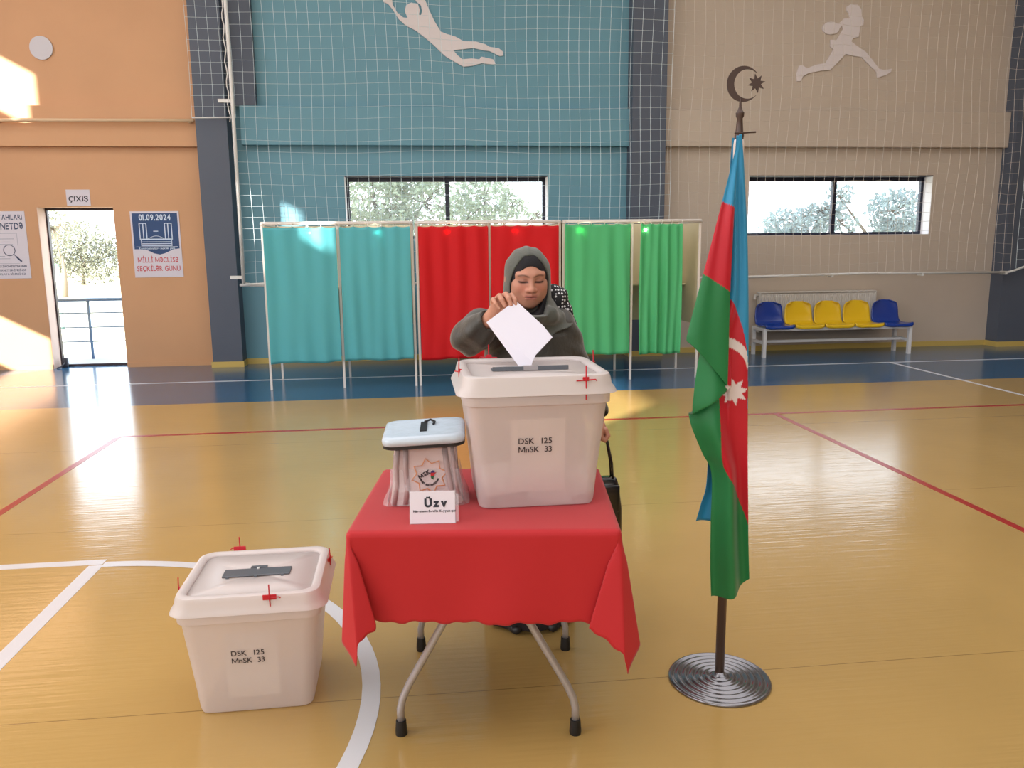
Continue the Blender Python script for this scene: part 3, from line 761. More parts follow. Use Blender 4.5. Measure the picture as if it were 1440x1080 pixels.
curtain(1.625, 2.375, .31, 1.775, YC, M_cg, 'fully drawn green curtain right of the woman', 5, 1.2)
curtain(2.49, 2.965, .30, 1.775, YC, M_cg, 'narrow bunched green curtain in the half-open booth', 6, 1.9, 5)

# ================================================================ TABLE
TR = -math.radians(7); TX, TY = .21, 2.59; TH = .715
tb = thing('folding_table', 'folding table with splayed grey tube legs under the red cloth', 'table', (TX, TY, 0), TR)
MB().rbox(-.395, .395, -.325, .325, TH-.03, TH, .008, 2).build('tabletop', mat('grey_laminate', (150, 140, 135), .5), tb)
M_tube = mat('grey_steel_tube', (178, 176, 182), .3, .5); M_rub = mat('black_rubber', (22, 21, 22), .5)
for sx in (-1, 1):
    for y in (-.245, .30):
        k = .28
        l = MB().tube([(sx*k, y, .035), (sx*k, y, .09), (sx*(k-.008), y, .125), (sx*(k-.03), y, .175), (sx*.115, y, .42), (sx*.02, y, TH-.035)], .0125, 10).build('leg', M_tube, tb, smooth=True)
        MB().lathe([(.0, 0), (.0185, 0), (.0195, .008), (.0165, .05), (.0, .052)], 14, (sx*k, y, 0)).build('rubber_foot', M_rub, l, smooth=True, auto=40)
MB().tube([(0, -.245, TH-.05), (0, .30, TH-.05)], .011, 8).tube([(-.3, -.245, TH-.04), (.3, -.245, TH-.04)], .01, 8).tube([(-.3, .30, TH-.04), (.3, .30, TH-.04)], .01, 8).build('cross_brace', M_tube, tb, smooth=True)

# tablecloth
M_cloth = mat('red_cloth', (184, 15, 28), .65, sheen=.15, bump=.06, bscale=500)
def sstep(a, b, x):
    t = max(0, min(1, (x-a)/(b-a))); return t*t*(3-2*t)
def cloth():
    hw, hd = .400, .330; Lx, Lf, Lb = .36, .295, .30; R = .014; nu, nv = 150, 140; top = TH+.0025
    keys = [0, 20, 45, 66, 90]
    ox = [.0, .15, .02, -.28, 0.0]; oy = [.02, .06, .17, .10, .02]  # horizontal offset / r : along x outward, along y outward
    def itp(arr, ph):
        for i in range(4):
            if ph <= keys[i+1]+1e-9:
                t = (ph-keys[i])/(keys[i+1]-keys[i]); t = t*t*(3-2*t); return arr[i]*(1-t)+arr[i+1]*t
        return arr[-1]
    def bend(e):
        if e <= 0: return e, 0.0
        q = R*PI/2
        if e < q: return R*math.sin(e/R), R*(1-math.cos(e/R))
        return R, R+e-q
    def fn(u, v):
        jag = .004*math.sin(u*63)+.003*math.sin(u*151+1)
        s = -(hw+Lx)+(2*hw+2*Lx)*u; t = -(hd+Lf+(jag if v < .02 else 0))+(2*hd+Lf+Lb)*v
        a = abs(s)-hw; b_ = (-t-hd) if t < 0 else (t-hd); sx = 1 if s > 0 else -1; sy = -1 if t < 0 else 1
        if a <= 0 and b_ <= 0: return (s, t, top)
        if b_ <= 0:   # side panels
            o, d = bend(a); w_ = .010*math.sin(t*11+1)*min(1, d/.2)
            return (sx*(hw+o-R*.4+w_), t, top-d)
        if a <= 0:    # front/back
            o, d = bend(b_); w_ = (.010*math.sin(s*8+.6)+.004*math.sin(s*23))*min(1, d/.25)
            return (s, sy*(hd+o-R*.4+w_+.004), top-d)
        r = math.hypot(a, b_); ph = math.degrees(math.atan2(b_, a))
        o, d = bend(r)
        cx, cy = math.cos(math.radians(ph)), math.sin(math.radians(ph))
        g = sstep(.0, .12, r)
        dx = o*cx+g*r*itp(ox, ph); dy = o*cy+g*r*itp(oy, ph)
        if sx < 0: dx = o*cx+g*r*itp([.0, .06, -.07, -.24, 0.0], ph)
        loss = 1-.10*math.sin(math.radians(2*ph))*(.9 if sx > 0 else 1.5)
        return (sx*(hw-R*.4+dx), sy*(hd-R*.4+.004*cy+dy), top-d*loss)
    g = MB().grid(fn, nu, nv)
    M = Matrix.Translation((TX, TY, 0)) @ Matrix.Rotation(TR, 4, 'Z')
    b = MB(); b.add(g.v, g.f, 0, M)
    o = b.build('tablecloth', M_cloth, loc=(TX, TY, TH), smooth=True); solidify(o, .0016, 1)
    return tag(o, 'plain red cloth draped over the folding table, its corners hanging low', 'tablecloth')
cloth()
ZC = TH+.0045

# ================================================================ BALLOT BOXES
M_pp = mat('frosted_white_plastic', (242, 234, 234), .32, spec=.5, trans=.50, transl=.30, var=.02, vscale=6)
M_ppl = mat('frosted_white_lid', (238, 232, 232), .28, spec=.5, trans=.20, transl=.25)
M_slot = mat('dark_grey_plastic', (92, 98, 106), .35); M_seal = mat('red_seal_plastic', (196, 24, 44), .35)
M_label = mat('black_print', (52, 46, 50), .6)
M_ballot = mat('ballot_white', (236, 232, 230), .7)
def ballot_box(label, loc, rz, open_slot):
    t = thing('ballot_box', label, 'ballot box', loc, rz)
    w0, d0, w1, d1 = .378, .338, .452, .408; H = .435
    body = MB().loft([rr(w0-.03, d0-.03, .030, 0.001), rr(w0-.008, d0-.008, .036, .003), rr(w0, d0, .04, .014), rr(w0+.02, d0+.02, .042, .12),
                      rr(w1-.006, d1-.006, .048, .335), rr(w1-.004, d1-.004, .048, .338), rr(w1+.014, d1+.014, .05, .342), rr(w1+.018, d1+.018, .05, .40)], cap1=False)
    o = body.build('body', M_pp, t, smooth=True, auto=50); solidify(o, .002, -1)
    def lobed(wd, dp, r, z, lobe):
        pts = []
        for (x, y, zz) in rr(wd, dp, r, z, 8):
            k = abs(abs(x)/(wd/2)) ; f_ = 1+lobe*max(0, (abs(x)-wd*.36)/(wd*.14))*(1 if abs(y) > dp*.30 else .2)
            pts.append((x*f_, y, zz))
        return pts
    lid = MB().loft([lobed(.478, .434, .055, .372, .03), lobed(.492, .448, .06, .374, .035), lobed(.486, .442, .06, .386, .025), lobed(.474, .430, .058, .400, .008), lobed(.470, .426, .056, .420, .0),
                     lobed(.462, .418, .054, .431, 0), lobed(.446, .402, .05, .4345, 0), lobed(.425, .380, .046, .434, 0), lobed(.408, .362, .04, .430, 0), lobed(.400, .354, .038, .423, 0)], cap0=False, cap1=False)
    # flat panel with the slot cut out
    ring = lobed(.400, .354, .038, .423, 0); n = len(ring)
    sl = [(.115, .012), (-.115, .012), (-.115, -.010), (.115, -.010)]
    inner = []
    for (x, y, z) in ring:
        a = math.atan2(y/.354, x/.400)
        c_, s_ = math.cos(a), math.sin(a); k = 1/max(abs(c_)/.115, abs(s_)/.011); inner.append((c_*k, s_*k+.001, .423))
    nn = [(0, 0, 1)]
    pv = list(ring)+inner; lid.add(pv, [(i, (i+1) % n, n+(i+1) % n, n+i) for i in range(n)])
    o = lid.build('lid', M_ppl, t, smooth=True, auto=45); solidify(o, .002, -1)
    if open_slot:
        c = MB().box(-.125, .125, -.020, -.016, .4245, .437).box(-.128, .128, -.016, .0185, .4240, .4255).box(-.128, -.115, -.016, .018, .4245, .428)
        # open frame: leave the slit
        c = MB().box(-.128, .128, -.022, -.011, .4240, .4300).box(-.128, .128, .012, .020, .4240, .4270).box(-.128, -.1155, -.011, .012, .4240, .427).box(.1155, .128, -.011, .012, .4240, .427)
        c.box(-.126, .126, -.032, -.0225, .4240, .4375)
        c.build('slot_cover', M_slot, t)
        MB().box(-.024, .024, -.0345, -.0205, .4245, .4395).build('slot_latch', mat('pale_grey_plastic', (160, 155, 158), .4), t)
    else:
        MB().rbox(-.115, .115, -.030, .032, .4240, .4300, .002, 1).build('slot_cover', M_slot, t)
        q = MB().box(-.028, .028, .032, .052, .424, .431)
        for x in (-.095, 0, .09): q.box(x-.005, x+.005, -.038, -.030, .424, .429)
        q.build('slot_latch', M_slot, t)
        MB().lathe([(0, 0), (.005, 0), (.005, .004), (0, .004)], 10, (0, .025, .4301)).build('rivet', M_white, t)
    # seals: front, left, right, back
    def seal(x, y, z, ax, long=.07):
        k_ = .45 if open_slot else 1
        q = MB().rbox(-.022*k_, .022*k_, -.0035, .0, -.009*k_, .009, .001, 1)
        if open_slot: q.tube([(-.03, -.003, -.002), (.02, -.003, .0)], .0022, 5)
        q.tube([(0, -.004, .045), (.0, -.006, .0), (.001, -.004, -long*.9)], .0022, 5).tube([(-.004, -.003, .0), (.03, -.006, .001), (.034, -.002, -.004)], .002, 5)
        M = Matrix.Translation((x, y, z)) @ Matrix.Rotation(ax, 4, 'Z')
        b = MB(); b.add(q.v, q.f, 0, M); return b.build('seal', M_seal, t)
    if open_slot:
        seal(.145, -.212, .418, 0); seal(-.115, .212, .437, PI); seal(-.231, -.02, .425, -1.1); seal(.232, .09, .425, 1.2)
    else:
        seal(.075, -.212, .425, 0, .04); seal(-.10, .212, .437, PI); seal(-.236, -.09, .418, -1.1); seal(.236, .10, .418, 1.4)
    # raised panel with sheet on the front wall
    tilt = math.atan2((w1-w0)/2, .33)
    def onfront(z): # y of front wall at height z
        k = (z-.014)/(.335-.014); return -(d0/2+((d1-.006)-d0)/2*k)
    za, zb = .055, .295
    q = MB(); y0, y1 = onfront(za), onfront(zb)
    v = [(-.085, y0+.006, za), (.085, y0+.006, za), (.085, y1+.006, zb), (-.085, y1+.006, zb), (-.085, y0+.0085, za), (.085, y0+.0085, za), (.085, y1+.0085, zb), (-.085, y1+.0085, zb)]
    q.add(v, [(0, 1, 2, 3), (7, 6, 5, 4), (0, 4, 5, 1), (2, 6, 7, 3), (1, 5, 6, 2), (0, 3, 7, 4)])
    q.build('label_sheet', M_ballot, t)
    sl_ = (y1-y0)/(zb-za); rx = -math.atan(-sl_)*1
    for tx, zz in (('DSK', .216), ('MnSK', .188)):
        put_text(tx, .027, (-.064, onfront(zz)-.0012, zz), M_label, t, world=False, rx=math.atan2(-sl_, 1)*1, bold=.0003)
    for tx, zz in (('125', .216), ('33', .188)):
        put_text(tx, .027, (.042, onfront(zz)-.0012, zz), M_label, t, world=False, align='RIGHT', rx=math.atan2(-sl_, 1)*1, bold=.0003)
    return t
bt = ballot_box('frosted ballot box standing on the red table', (.358, 2.612, ZC), math.radians(0.5), True)
bf = ballot_box('frosted ballot box standing on the yellow floor at the left', (-.592, 2.745, 0.0015), math.radians(1.0), False)
# ballots lying inside the table box
rs = random.Random(4)
BL_ = ((-.095, -.110, .085, 1.15, .10, .05, 'leaning against the front wall at the lower left'), (.055, -.115, .050, 1.2, -.25, .05, 'leaning against the front wall at the bottom centre'),
       (.115, -.085, .055, .95, .25, -.1, 'leaning at the lower right'), (.0, .06, .022, .06, .05, .6, 'lying flat in the middle'), (-.09, .08, .030, -.05, .1, -.2, 'lying flat at the back'))
for i, (x, y, z, rx, ry, rz_, wh) in enumerate(BL_):
    q = MB().grid(lambda u, v: ((u-.5)*.148, (v-.5)*(.105 if i < 3 else .15), .010*math.sin(u*3.1+i)*math.sin(v*2.6)), 8, 8)
    M = Matrix.Translation((x, y, z)) @ Matrix.Rotation(rz_, 4, 'Z') @ Matrix.Rotation(rx, 4, 'X') @ Matrix.Rotation(ry, 4, 'Z')
    b = MB(); b.add(q.v, q.f, 0, Matrix.Translation((.358, 2.612, ZC)) @ M)
    o = b.build('ballot_paper', M_ballot, loc=(.358+x, 2.612+y, ZC+z), smooth=True); solidify(o, .0006)
    tag(o, 'white ballot inside the table ballot box, '+wh, 'ballot', group='ballots inside the table box')
# the ballot being cast
n_ = Vector((0, -.85, 1)).normalized()
def PP(x, y, z, dy=0): return (x, y+dy, z)
q = MB()
A = [(.337, 2.806, 1.358), (.228, 2.748, 1.289), (.352, 2.632, 1.112), (.358, 2.630, 1.112), (.372, 2.640, 1.163), (.386, 2.658, 1.184), (.451, 2.704, 1.237), (.426, 2.733, 1.272)]
q.add(A+[(x+.0005, y+.0012, z-.0012) for x, y, z in A], [(0, 1, 2, 3, 4, 5, 6, 7), (15, 14, 13, 12, 11, 10, 9, 8)]+[(i, 8+i, 8+(i+1) % 8, (i+1) % 8) for i in range(8)])
B2 = [(.236, 2.748, 1.286), (.334, 2.802, 1.349), (.424, 2.733, 1.262), (.352, 2.634, 1.115)]
q.add([(x+.001, y+.004, z-.004) for x, y, z in B2], [(0, 1, 2, 3)])
q.box(.3505, .3595, 2.625, 2.627, 1.10, 1.125)
o = q.build('folded_ballot', mat('ballot_sheet', (226, 224, 238), .6), loc=(.34, 2.72, 1.2)); tag(o, 'white folded ballot sheet held by the woman above the slot', 'ballot')

# ================================================================ PORTABLE BOX (sealed kit)
kt = thing('portable_ballot_box', 'small portable ballot box in clear film with a pale blue lid on the red table', 'ballot box', (.008, 2.585, ZC), math.radians(-3))
M_kb = mat('pale_pink_plastic', (226, 206, 204), .4, var=.04, vscale=10, spec=.6); M_kl = mat('pale_blue_lid', (198, 214, 230), .25, bump=.35, bscale=25, spec=.7)
M_strap = mat('taupe_strap', (182, 162, 162), .5); M_film = mat('clear_film', (235, 235, 240), .12, trans=.72, spec=.8, bump=.4, bscale=30)
M_blk = mat('black_strap', (24, 22, 26), .4)
def kring(wd, dp, z, r, nz):
    p = rr(wd, dp, r, z, 4); return [(x+nz*.004*math.sin(i*1.7+z*40), y+nz*.004*math.cos(i*2.3+z*31), zz) for i, (x, y, zz) in enumerate(p)]
MB().loft([kring(.232, .135, 0.001, .02, 0), kring(.236, .14, .006, .02, 0), kring(.222, .13, .05, .015, .5), kring(.208, .12, .11, .012, .8), kring(.198, .11, .165, .012, 1), kring(.192, .105, .20, .012, .5)]).build('body', M_kb, kt, smooth=True, auto=50)
film = MB().loft([kring(.275, .155, .0015, .02, 1), kring(.262, .15, .02, .02, 2), kring(.236, .14, .06, .02, 1), kring(.222, .13, .12, .02, 1)], cap0=False, cap1=False).build('film_wrap', M_film, kt, smooth=True)
# lid : rounded slab, long, sloping slightly
lm = Matrix.Translation((-.002, -.003, .207)) @ Matrix.Rotation(math.radians(4), 4, 'X') @ Matrix.Rotation(math.radians(-2.5), 4, 'Y')
q = MB(); q.loft([rr(.245, .20, .03, .008), rr(.262, .215, .035, .012), rr(.266, .22, .036, .024), rr(.258, .212, .034, .036), rr(.235, .19, .03, .040), rr(.21, .165, .026, .038)], M=lm)
q.build('lid', M_kl, kt, smooth=True, auto=55)
MB().loft([rr(.24, .19, .03, -.004), rr(.262, .214, .035, .002), rr(.262, .214, .035, .0115), rr(.24, .19, .03, .012)], M=lm).build('lid_gasket', M_blk, kt, smooth=True, auto=50)  # black slab forming the dark underside of the lid
MB().box(-.012, .010, -.045, .055, .0385, .042, M=lm).tube([(.0, .05, .043), (.02, .06, .046), (.034, .045, .043), (.03, .02, .042)], .004, 6, M=lm).build('slot_strap', M_blk, kt)
def ribbon(pts, wd, name, m):
    q = MB(); v = []; f = []
    for x, y, z in pts: v += [(x-wd/2, y, z), (x+wd/2, y+.002, z)]
    for i in range(len(pts)-1): f.append((2*i, 2*i+1, 2*i+3, 2*i+2))
    q.add(v, f); o = q.build(name, m, kt, smooth=True); solidify(o, .0015); return o
ribbon([(-.086, -.059, .195), (-.094, -.068, .13), (-.092, -.073, .07), (-.104, -.079, .004)], .014, 'strap', M_strap)
ribbon([(-.062, -.058, .195), (-.064, -.067, .12), (-.060, -.072, .06), (-.066, -.078, .006)], .017, 'strap', M_strap)
ribbon([(.062, -.058, .195), (.070, -.067, .12), (.082, -.073, .05), (.094, -.079, .006)], .018, 'strap', M_strap)
ribbon([(.086, -.056, .195), (.090, -.064, .14), (.096, -.070, .08), (.106, -.078, .03)], .012, 'strap', M_strap)
# emblem printed on the front face
em = Matrix.Translation((.012, -.0665, .098)) @ Matrix.Rotation(math.radians(-5.5), 4, 'X')
M_or = mat('orange_print', (214, 150, 104), .6); M_gr = mat('green_print', (30, 90, 50), .6); M_rd = mat('red_print_strong', (190, 30, 40), .6); M_bl = mat('blue_print_small', (60, 50, 110), .6)
q = MB(); P8 = []
for k in range(16):
    r = .058 if k % 2 == 0 else .041; a = k*PI/8+math.radians(12); P8.append((r*math.cos(a), -.001, r*math.sin(a)))
q.tube(P8, .0024, 4, M=em, closed=True); q.build('star_emblem', M_or, kt)
MB().poly([(.004, .012), (.010, .018), (.016, .017), (.017, .010), (.004, .010)], -.001, .0005, M=em).build('emblem_map', M_bl, kt)
MB().poly([(.003, .010), (.017, .010), (.024, .012), (.017, .006), (.016, 0), (.004, .0)], -.001, .0005, M=em).build('emblem_map', M_rd, kt)
MB().poly([(.004, .0), (.016, .0), (.013, -.006), (.013, -.013), (.005, -.008)], -.001, .0005, M=em).build('emblem_map', M_gr, kt)
tt = text_mb('MSK', .019, .0009); b = MB(); b.add(tt.v, tt.f, 0, em @ Matrix.Translation((-.032, -.0015, -.010)) @ Matrix.Rotation(math.radians(-28), 4, 'Y')); b.build('lettering', M_label, kt)
b = MB(); tx = 'MƏRKƏZİ SEÇKİ KOMİSSİYASI'
for i, ch in enumerate(tx):
    if ch == ' ': continue
    a = math.radians(198+i*(150/len(tx))); tt = text_mb(ch, .0085, .0004, 'CENTER')
    b.add(tt.v, tt.f, 0, em @ Matrix.Translation((.033*math.cos(a), -.0012, .033*math.sin(a))) @ Matrix.Rotation(-(a+PI/2), 4, 'Y'))
b.build('lettering', M_label, kt)
# ================================================================ NAME CARD
nc = thing('name_card', 'white name card reading Üzv in a clear stand on the red table', 'name card', (.021, 2.335, ZC), math.radians(-4))
cm = Matrix.Rotation(math.radians(-14), 4, 'X')
MB().box(-.068, .068, -.0005, .0005, .002, .098, M=cm).build('card', mat('card_white', (228, 224, 236), .6), nc)
M_ac = mat('clear_acrylic', (235, 235, 245), .08, trans=.8, spec=.8)
MB().box(-.070, .070, .0012, .003, .0, .10, M=cm).box(-.070, .070, .0, .05, .0, .002).box(.066, .079, .004, .006, .005, .09, M=cm).build('clear_stand', M_ac, nc)
b = MB(); tt = text_mb('Üzv', .034, .0018, 'CENTER'); b.add(tt.v, tt.f, 0, cm @ Matrix.Translation((.010, -.0012, .052))); b.build('lettering', M_ink, nc)
b = MB(); tt = text_mb('Hüseynova Sərafin Xəyyam qızı', .0092, .0005, 'CENTER', sx=.85); b.add(tt.v, tt.f, 0, cm @ Matrix.Translation((.006, -.0012, .036))); b.build('lettering', M_ink, nc)
# ================================================================ FLAG STAND
FX, FY = 1.033, 2.56
fs = thing('flag_stand', 'metal flag stand with a rippled round base and crescent finial', 'flag stand', (FX, FY, 0))
prof = [(0.0, .0), (.178, .0), (.181, .004)]
for k in range(60):
    r = .178-k*.0026; prof.append((r, .009+.0030*math.sin(k*2*PI/9.5)+.010*(k/60)**2))
prof += [(.02, .02), (.016, .035), (.0, .035)]
MB().lathe(prof, 64).build('round_base', mat('steel_base', (138, 138, 144), .2, .85), fs, smooth=True)
MB().tube([(0, 0, .02), (0, .0, 1.2), (0, 0, 1.88)], [.0165, .0165, .0125], 14).build('pole', mat('brown_steel_pole', (120, 98, 84), .35, .6), fs, smooth=True)
M_bz = mat('dark_bronze', (84, 70, 66), .45, .4)
fin = MB().lathe([(0, 1.872), (.013, 1.872), (.015, 1.888), (.012, 1.90), (.009, 1.940), (.0125, 1.945), (.0135, 1.957), (.009, 1.963), (.004, 1.975), (.003, 2.0), (0, 2.0)], 16).tube([(-.02, -.012, 1.893), (.05, -.012, 1.897)], .003, 6).build('finial', M_bz, fs, smooth=True, auto=40)
def crescent(cx, cz, R, r, dx, n=40, a0=38):
    out = [(cx+R*math.cos(math.radians(a)), cz+R*math.sin(math.radians(a))) for a in np.linspace(a0, 360-a0, n)]
    x0, z0 = out[0]; th = math.atan2(z0-cz, x0-cx-dx)
    inn = [(cx+dx+r*math.cos(a), cz+r*math.sin(a)) for a in np.linspace(2*PI-th, th, n)]
    return out+inn
Rr = .0545; x0 = Rr*math.cos(math.radians(38)); z0 = Rr*math.sin(math.radians(38)); dx = .0135; rin = math.hypot(x0-dx, z0)
MB().poly(crescent(.008, 2.045, Rr, rin, dx), .002, .004).build('crescent', M_bz, fin)
st = [((.029 if k % 2 == 0 else .0145)*math.cos(k*PI/8+.2)+.050, (.029 if k % 2 == 0 else .0145)*math.sin(k*PI/8+.2)+2.047) for k in range(16)]
MB().poly(st, .0, .004).build('star', M_bz, fin)
# the flag cloth, hanging in folds
def interp(tab, z):
    for i in range(len(tab)-1):
        (x0, z0), (x1, z1) = tab[i], tab[i+1]
        if z <= z0 and z >= z1: return x0+(x1-x0)*(z0-z)/(z0-z1+1e-9)
    return tab[0][0] if z > tab[0][1] else tab[-1][0]
def smooth_tab(tab, n=60):
    P = [tab[0]]+list(tab)+[tab[-1]]; out = []
    for i in range(1, len(P)-2):
        for k in range(10):
            t = k/10; p = []
            for c in (0, 1):
                a, b_, c_, d = P[i-1][c], P[i][c], P[i+1][c], P[i+2][c]
                p.append(.5*((2*b_)+(-a+c_)*t+(2*a-5*b_+4*c_-d)*t*t+(-a+3*b_-3*c_+d)*t**3))
            out.append(tuple(p))
    return out+[tab[-1]]
C_b, C_r, C_g, C_w = lin((40, 150, 200)), lin((200, 14, 42)), lin((24, 128, 70)), lin((232, 222, 224))
M_flag = mat('flag_cloth', (255, 255, 255), .5, vcol=True, var=.02, sheen=.2, transl=.12)
A_l = smooth_tab([(1.011,1.884),(0.989,1.786),(0.967,1.687),(0.936,1.554),(0.911,1.452),(0.886,1.350),(0.863,1.250)])
A_r = smooth_tab([(1.020,1.884),(1.010,1.786),(1.006,1.665),(1.005,1.553),(1.006,1.389),(1.010,1.231),(1.011,1.076)])
B_l = smooth_tab([(1.012,1.884),(1.003,1.665),(1.000,1.371),(0.946,1.256),(0.915,1.186),(0.897,1.05),(0.894,0.996),(0.903,0.935),(0.940,0.848),(0.975,0.772),(0.978,0.596),(0.981,0.442),(0.987,0.329)])
B_r = smooth_tab([(1.030,1.884),(1.041,1.786),(1.054,1.642),(1.066,1.462),(1.076,1.229),(1.081,1.038),(1.089,0.842),(1.098,0.691),(1.107,0.538),(1.118,0.394)])
BR = smooth_tab([(1.000,1.375),(1.007,1.371),(1.035,1.324),(1.058,1.253),(1.076,1.158),(1.082, 1.0)])
RG = smooth_tab([(1.011,1.076),(0.990,1.041),(0.986,0.944),(0.990,0.846),(1.012,0.783),(1.052,0.719),(1.088,0.641),(1.110,0.57)])
def starpt(x, z, cx, cz, R, r):
    a = math.atan2(z-cz, x-cx); d = math.hypot(x-cx, z-cz); k = (a-.2)/(PI/8); i = math.floor(k); f_ = k-i
    ra, rb = (R, r) if i % 2 == 0 else (r, R)
    p0 = (ra, 0); p1 = (rb*math.cos(PI/8), rb*math.sin(PI/8)); t = f_*PI/8
    # intersection of ray at angle t with segment
    dx_, dy_ = p1[0]-p0[0], p1[1]-p0[1]; den = math.cos(t)*dy_-math.sin(t)*dx_
    L = (p0[0]*dy_-p0[1]*dx_)/den if abs(den) > 1e-9 else R
    return d < L
def flag():
    V = []; Fq = []; Cc = []
    # sheet A (front flap)
    def sheet(nu, nv, zt, zb_fn, L, Rt, yfn, cfn):
        o = len(V)
        for j in range(nv):
            for i in range(nu):
                u = i/(nu-1); zb = zb_fn(u); z = zt+(zb-zt)*j/(nv-1)
                xl, xr = interp(L, z), interp(Rt, z); x = xl+(xr-xl)*u
                V.append((x, yfn(u, z, x), z)); Cc.append(cfn(x, z, u))
        for j in range(nv-1):
            for i in range(nu-1): Fq.append((o+j*nu+i, o+j*nu+i+1, o+(j+1)*nu+i+1, o+(j+1)*nu+i))
    def cA(x, z, u):
        zb = 1.681+(1.660-1.681)*(x-.963)/.04; zg = 1.452+(1.389-1.452)*(x-.911)/.095
        return C_b if z > zb else (C_r if z > zg else C_g)
    def yA(u, z, x):
        g = sstep(1.88, 1.6, z)
        return 2.505+.02*(1-u)*g-.018*math.sin(u*PI)*g+.012*math.sin(u*7+z*3)*g*(1-u)+.03*sstep(.93, 1, u)*g
    sheet(60, 190, 1.884, lambda u: 1.235-.162*u**1.1, A_l, A_r, yA, cA)
    def cB(x, z, u):
        bx = interp(BR, z) if z > 1.0 else 9
        if z > 1.375 or x > bx: return C_b
        # white crescent: ring sector
        d1 = math.hypot(x-.995, z-1.160); d2 = math.hypot(x-.985, z-1.125)
        if d1 < .083 and d2 > .089 and z > 1.095 and x > 1.0: return C_w
        if starpt(x, z, 1.034, 1.060, .049, .026): return C_w
        if z > 1.076: return C_r if x > 1.003 else C_g
        gx = interp(RG, z) if z > .57 else 9
        return C_r if x > gx else C_g
    def yB(u, z, x):
        g = sstep(1.88, 1.6, z); lo = sstep(1.15, .8, z)
        y = 2.530-.012*math.sin(u*PI)*g+.008*math.sin(u*9+z*2)*g
        cr = (x-.894)/(1.011-.894); zc_ = .985+.085*cr   # diagonal crease on the lower left
        if z < 1.25 and x < 1.02:
            d = z-zc_
            y += .028*math.exp(-(max(0, -d)/.05)**1.2) * (1 if d < 0 else 0)
            y -= .014*math.exp(-(max(0, d)/.08)**2) * (1 if d >= 0 else 0)
        y += lo*.014*math.sin(u*8.0+.6+z)*1.0
        return y
    sheet(80, 330, 1.884, lambda u: .329+.062*u**2.6, B_l, B_r, yB, cB)
    # rear layer: right edge wraps round the pole to a hidden back sheet (blue corner shows low on the left)
    BL = smooth_tab([(1.02, 1.88), (1.0, 1.4), (.975, 1.0), (.972, .74), (.955, .66), (.938, .594)]); BRr = smooth_tab([(1.030,1.884),(1.054,1.642),(1.074,1.229),(1.085,0.842),(1.085, .6)])
    sheet(30, 120, 1.884, lambda u: .594-.012*u, BL, BRr, lambda u, z, x: 2.585+.012*math.sin(u*8)*sstep(1.88, 1.6, z), lambda x, z, u: C_b)
    me = bpy.data.meshes.new('flag')
    me.from_pydata([(a-FX, b_-FY, c-1.2) for a, b_, c in V], [], Fq); me.materials.append(M_flag)
    me.polygons.foreach_set('use_smooth', [True]*len(Fq))
    at = me.color_attributes.new('Col', 'FLOAT_COLOR', 'POINT')
    at.data.foreach_set('color', np.array([(*c, 1) for c in Cc], dtype=np.float32).ravel())
    o = bpy.data.objects.new('flag', me); COL.objects.link(o); o.location = (FX, FY, 1.2); solidify(o, .001)
    return tag(o, 'blue, red and green flag with crescent and star hanging limp on the stand', 'flag')
flg = flag()
o = MB().lathe([(.0135, 1.79), (.0155, 1.80), (.016, 1.86), (.0135, 1.875)], 14, cap=False).build('white_sleeve', mat('white_sleeve_cloth', (224, 214, 208), .7), fs, smooth=True); solidify(o, .002)
#PERSON#
# ================================================================ THE WOMAN
pw = thing('person', 'woman in an olive coat and grey-green headscarf dropping a ballot into the table box', 'person', (.43, 3.12, 0))
HC = np.array([.417, 3.070, 1.430]); pt = math.radians(9); ya = math.radians(1)
ex = np.array([math.cos(ya), math.sin(ya), 0]); fw = np.array([math.sin(ya)*math.cos(pt), -math.cos(ya)*math.cos(pt), -math.sin(pt)]); up = np.cross(ex, -fw); up = up if up[2] > 0 else -up
HR = np.stack([ex, fw, up], axis=1)
def hp(x, y, z): return HC+HR @ np.array([x, y, z])
def rng(*segs):
    out = []
    for a, b_, st in segs: out += list(np.arange(a, b_-1e-6, st))
    out.append(segs[-1][1]); return np.array(out)
B = Field(rng((.08, .22, .006), (.22, .52, .0022), (.52, .62, .008), (.62, .78, .004)), rng((2.74, 3.19, .0023), (3.19, 3.3, .01)),
          rng((-.01, .70, .012), (.70, .90, .004), (.90, 1.27, .011), (1.27, 1.56, .0022)))
K = .02
B.ell(hp(0, -.012, .022), (.073, .091, .088), K, R=HR)                    # cranium
B.ell(hp(0, .022, -.022), (.0625, .066, .088), .03, R=HR)                 # face mass
B.ell(hp(0, .050, -.082), (.030, .030, .028), .03, R=HR)                   # chin
for sx in (-1, 1):
    B.ell(hp(sx*.036, .046, -.030), (.026, .030, .028), .025, R=HR)       # cheek
    B.ell(hp(sx*.046, .012, -.066), (.020, .036, .026), .03, R=HR)        # jowl
    B.cap(hp(sx*.012, .081, .021), hp(sx*.044, .064, .020), .009, .008, .018)   # brow ridge
    B.ell(hp(sx*.030, .098, .000), (.019, .013, .012), .012, 's', R=HR)   # eye socket
    B.ell(hp(sx*.030, .0720, -.001), (.0140, .0125, .0110), .006, R=HR)     # closed lid over the eye
    B.ell(hp(sx*.079, -.01, -.012), (.010, .02, .03), .01, R=HR)          # ear
B.cap(hp(0, .083, .012), hp(0, .101, -.028), .0075, .0105, .012)            # nose
B.ell(hp(0, .103, -.031), (.0115, .0115, .010), .008, R=HR)
for sx in (-1, 1):
    B.ell(hp(sx*.0140, .092, -.034), (.0085, .011, .0075), .007, R=HR)
    B.cap(hp(sx*.020, .088, -.038), hp(sx*.028, .082, -.050), .0008, .0008, .007, 's')   # nasolabial fold
B.ell(hp(0, .076, -.056), (.026, .013, .018), .02, R=HR)
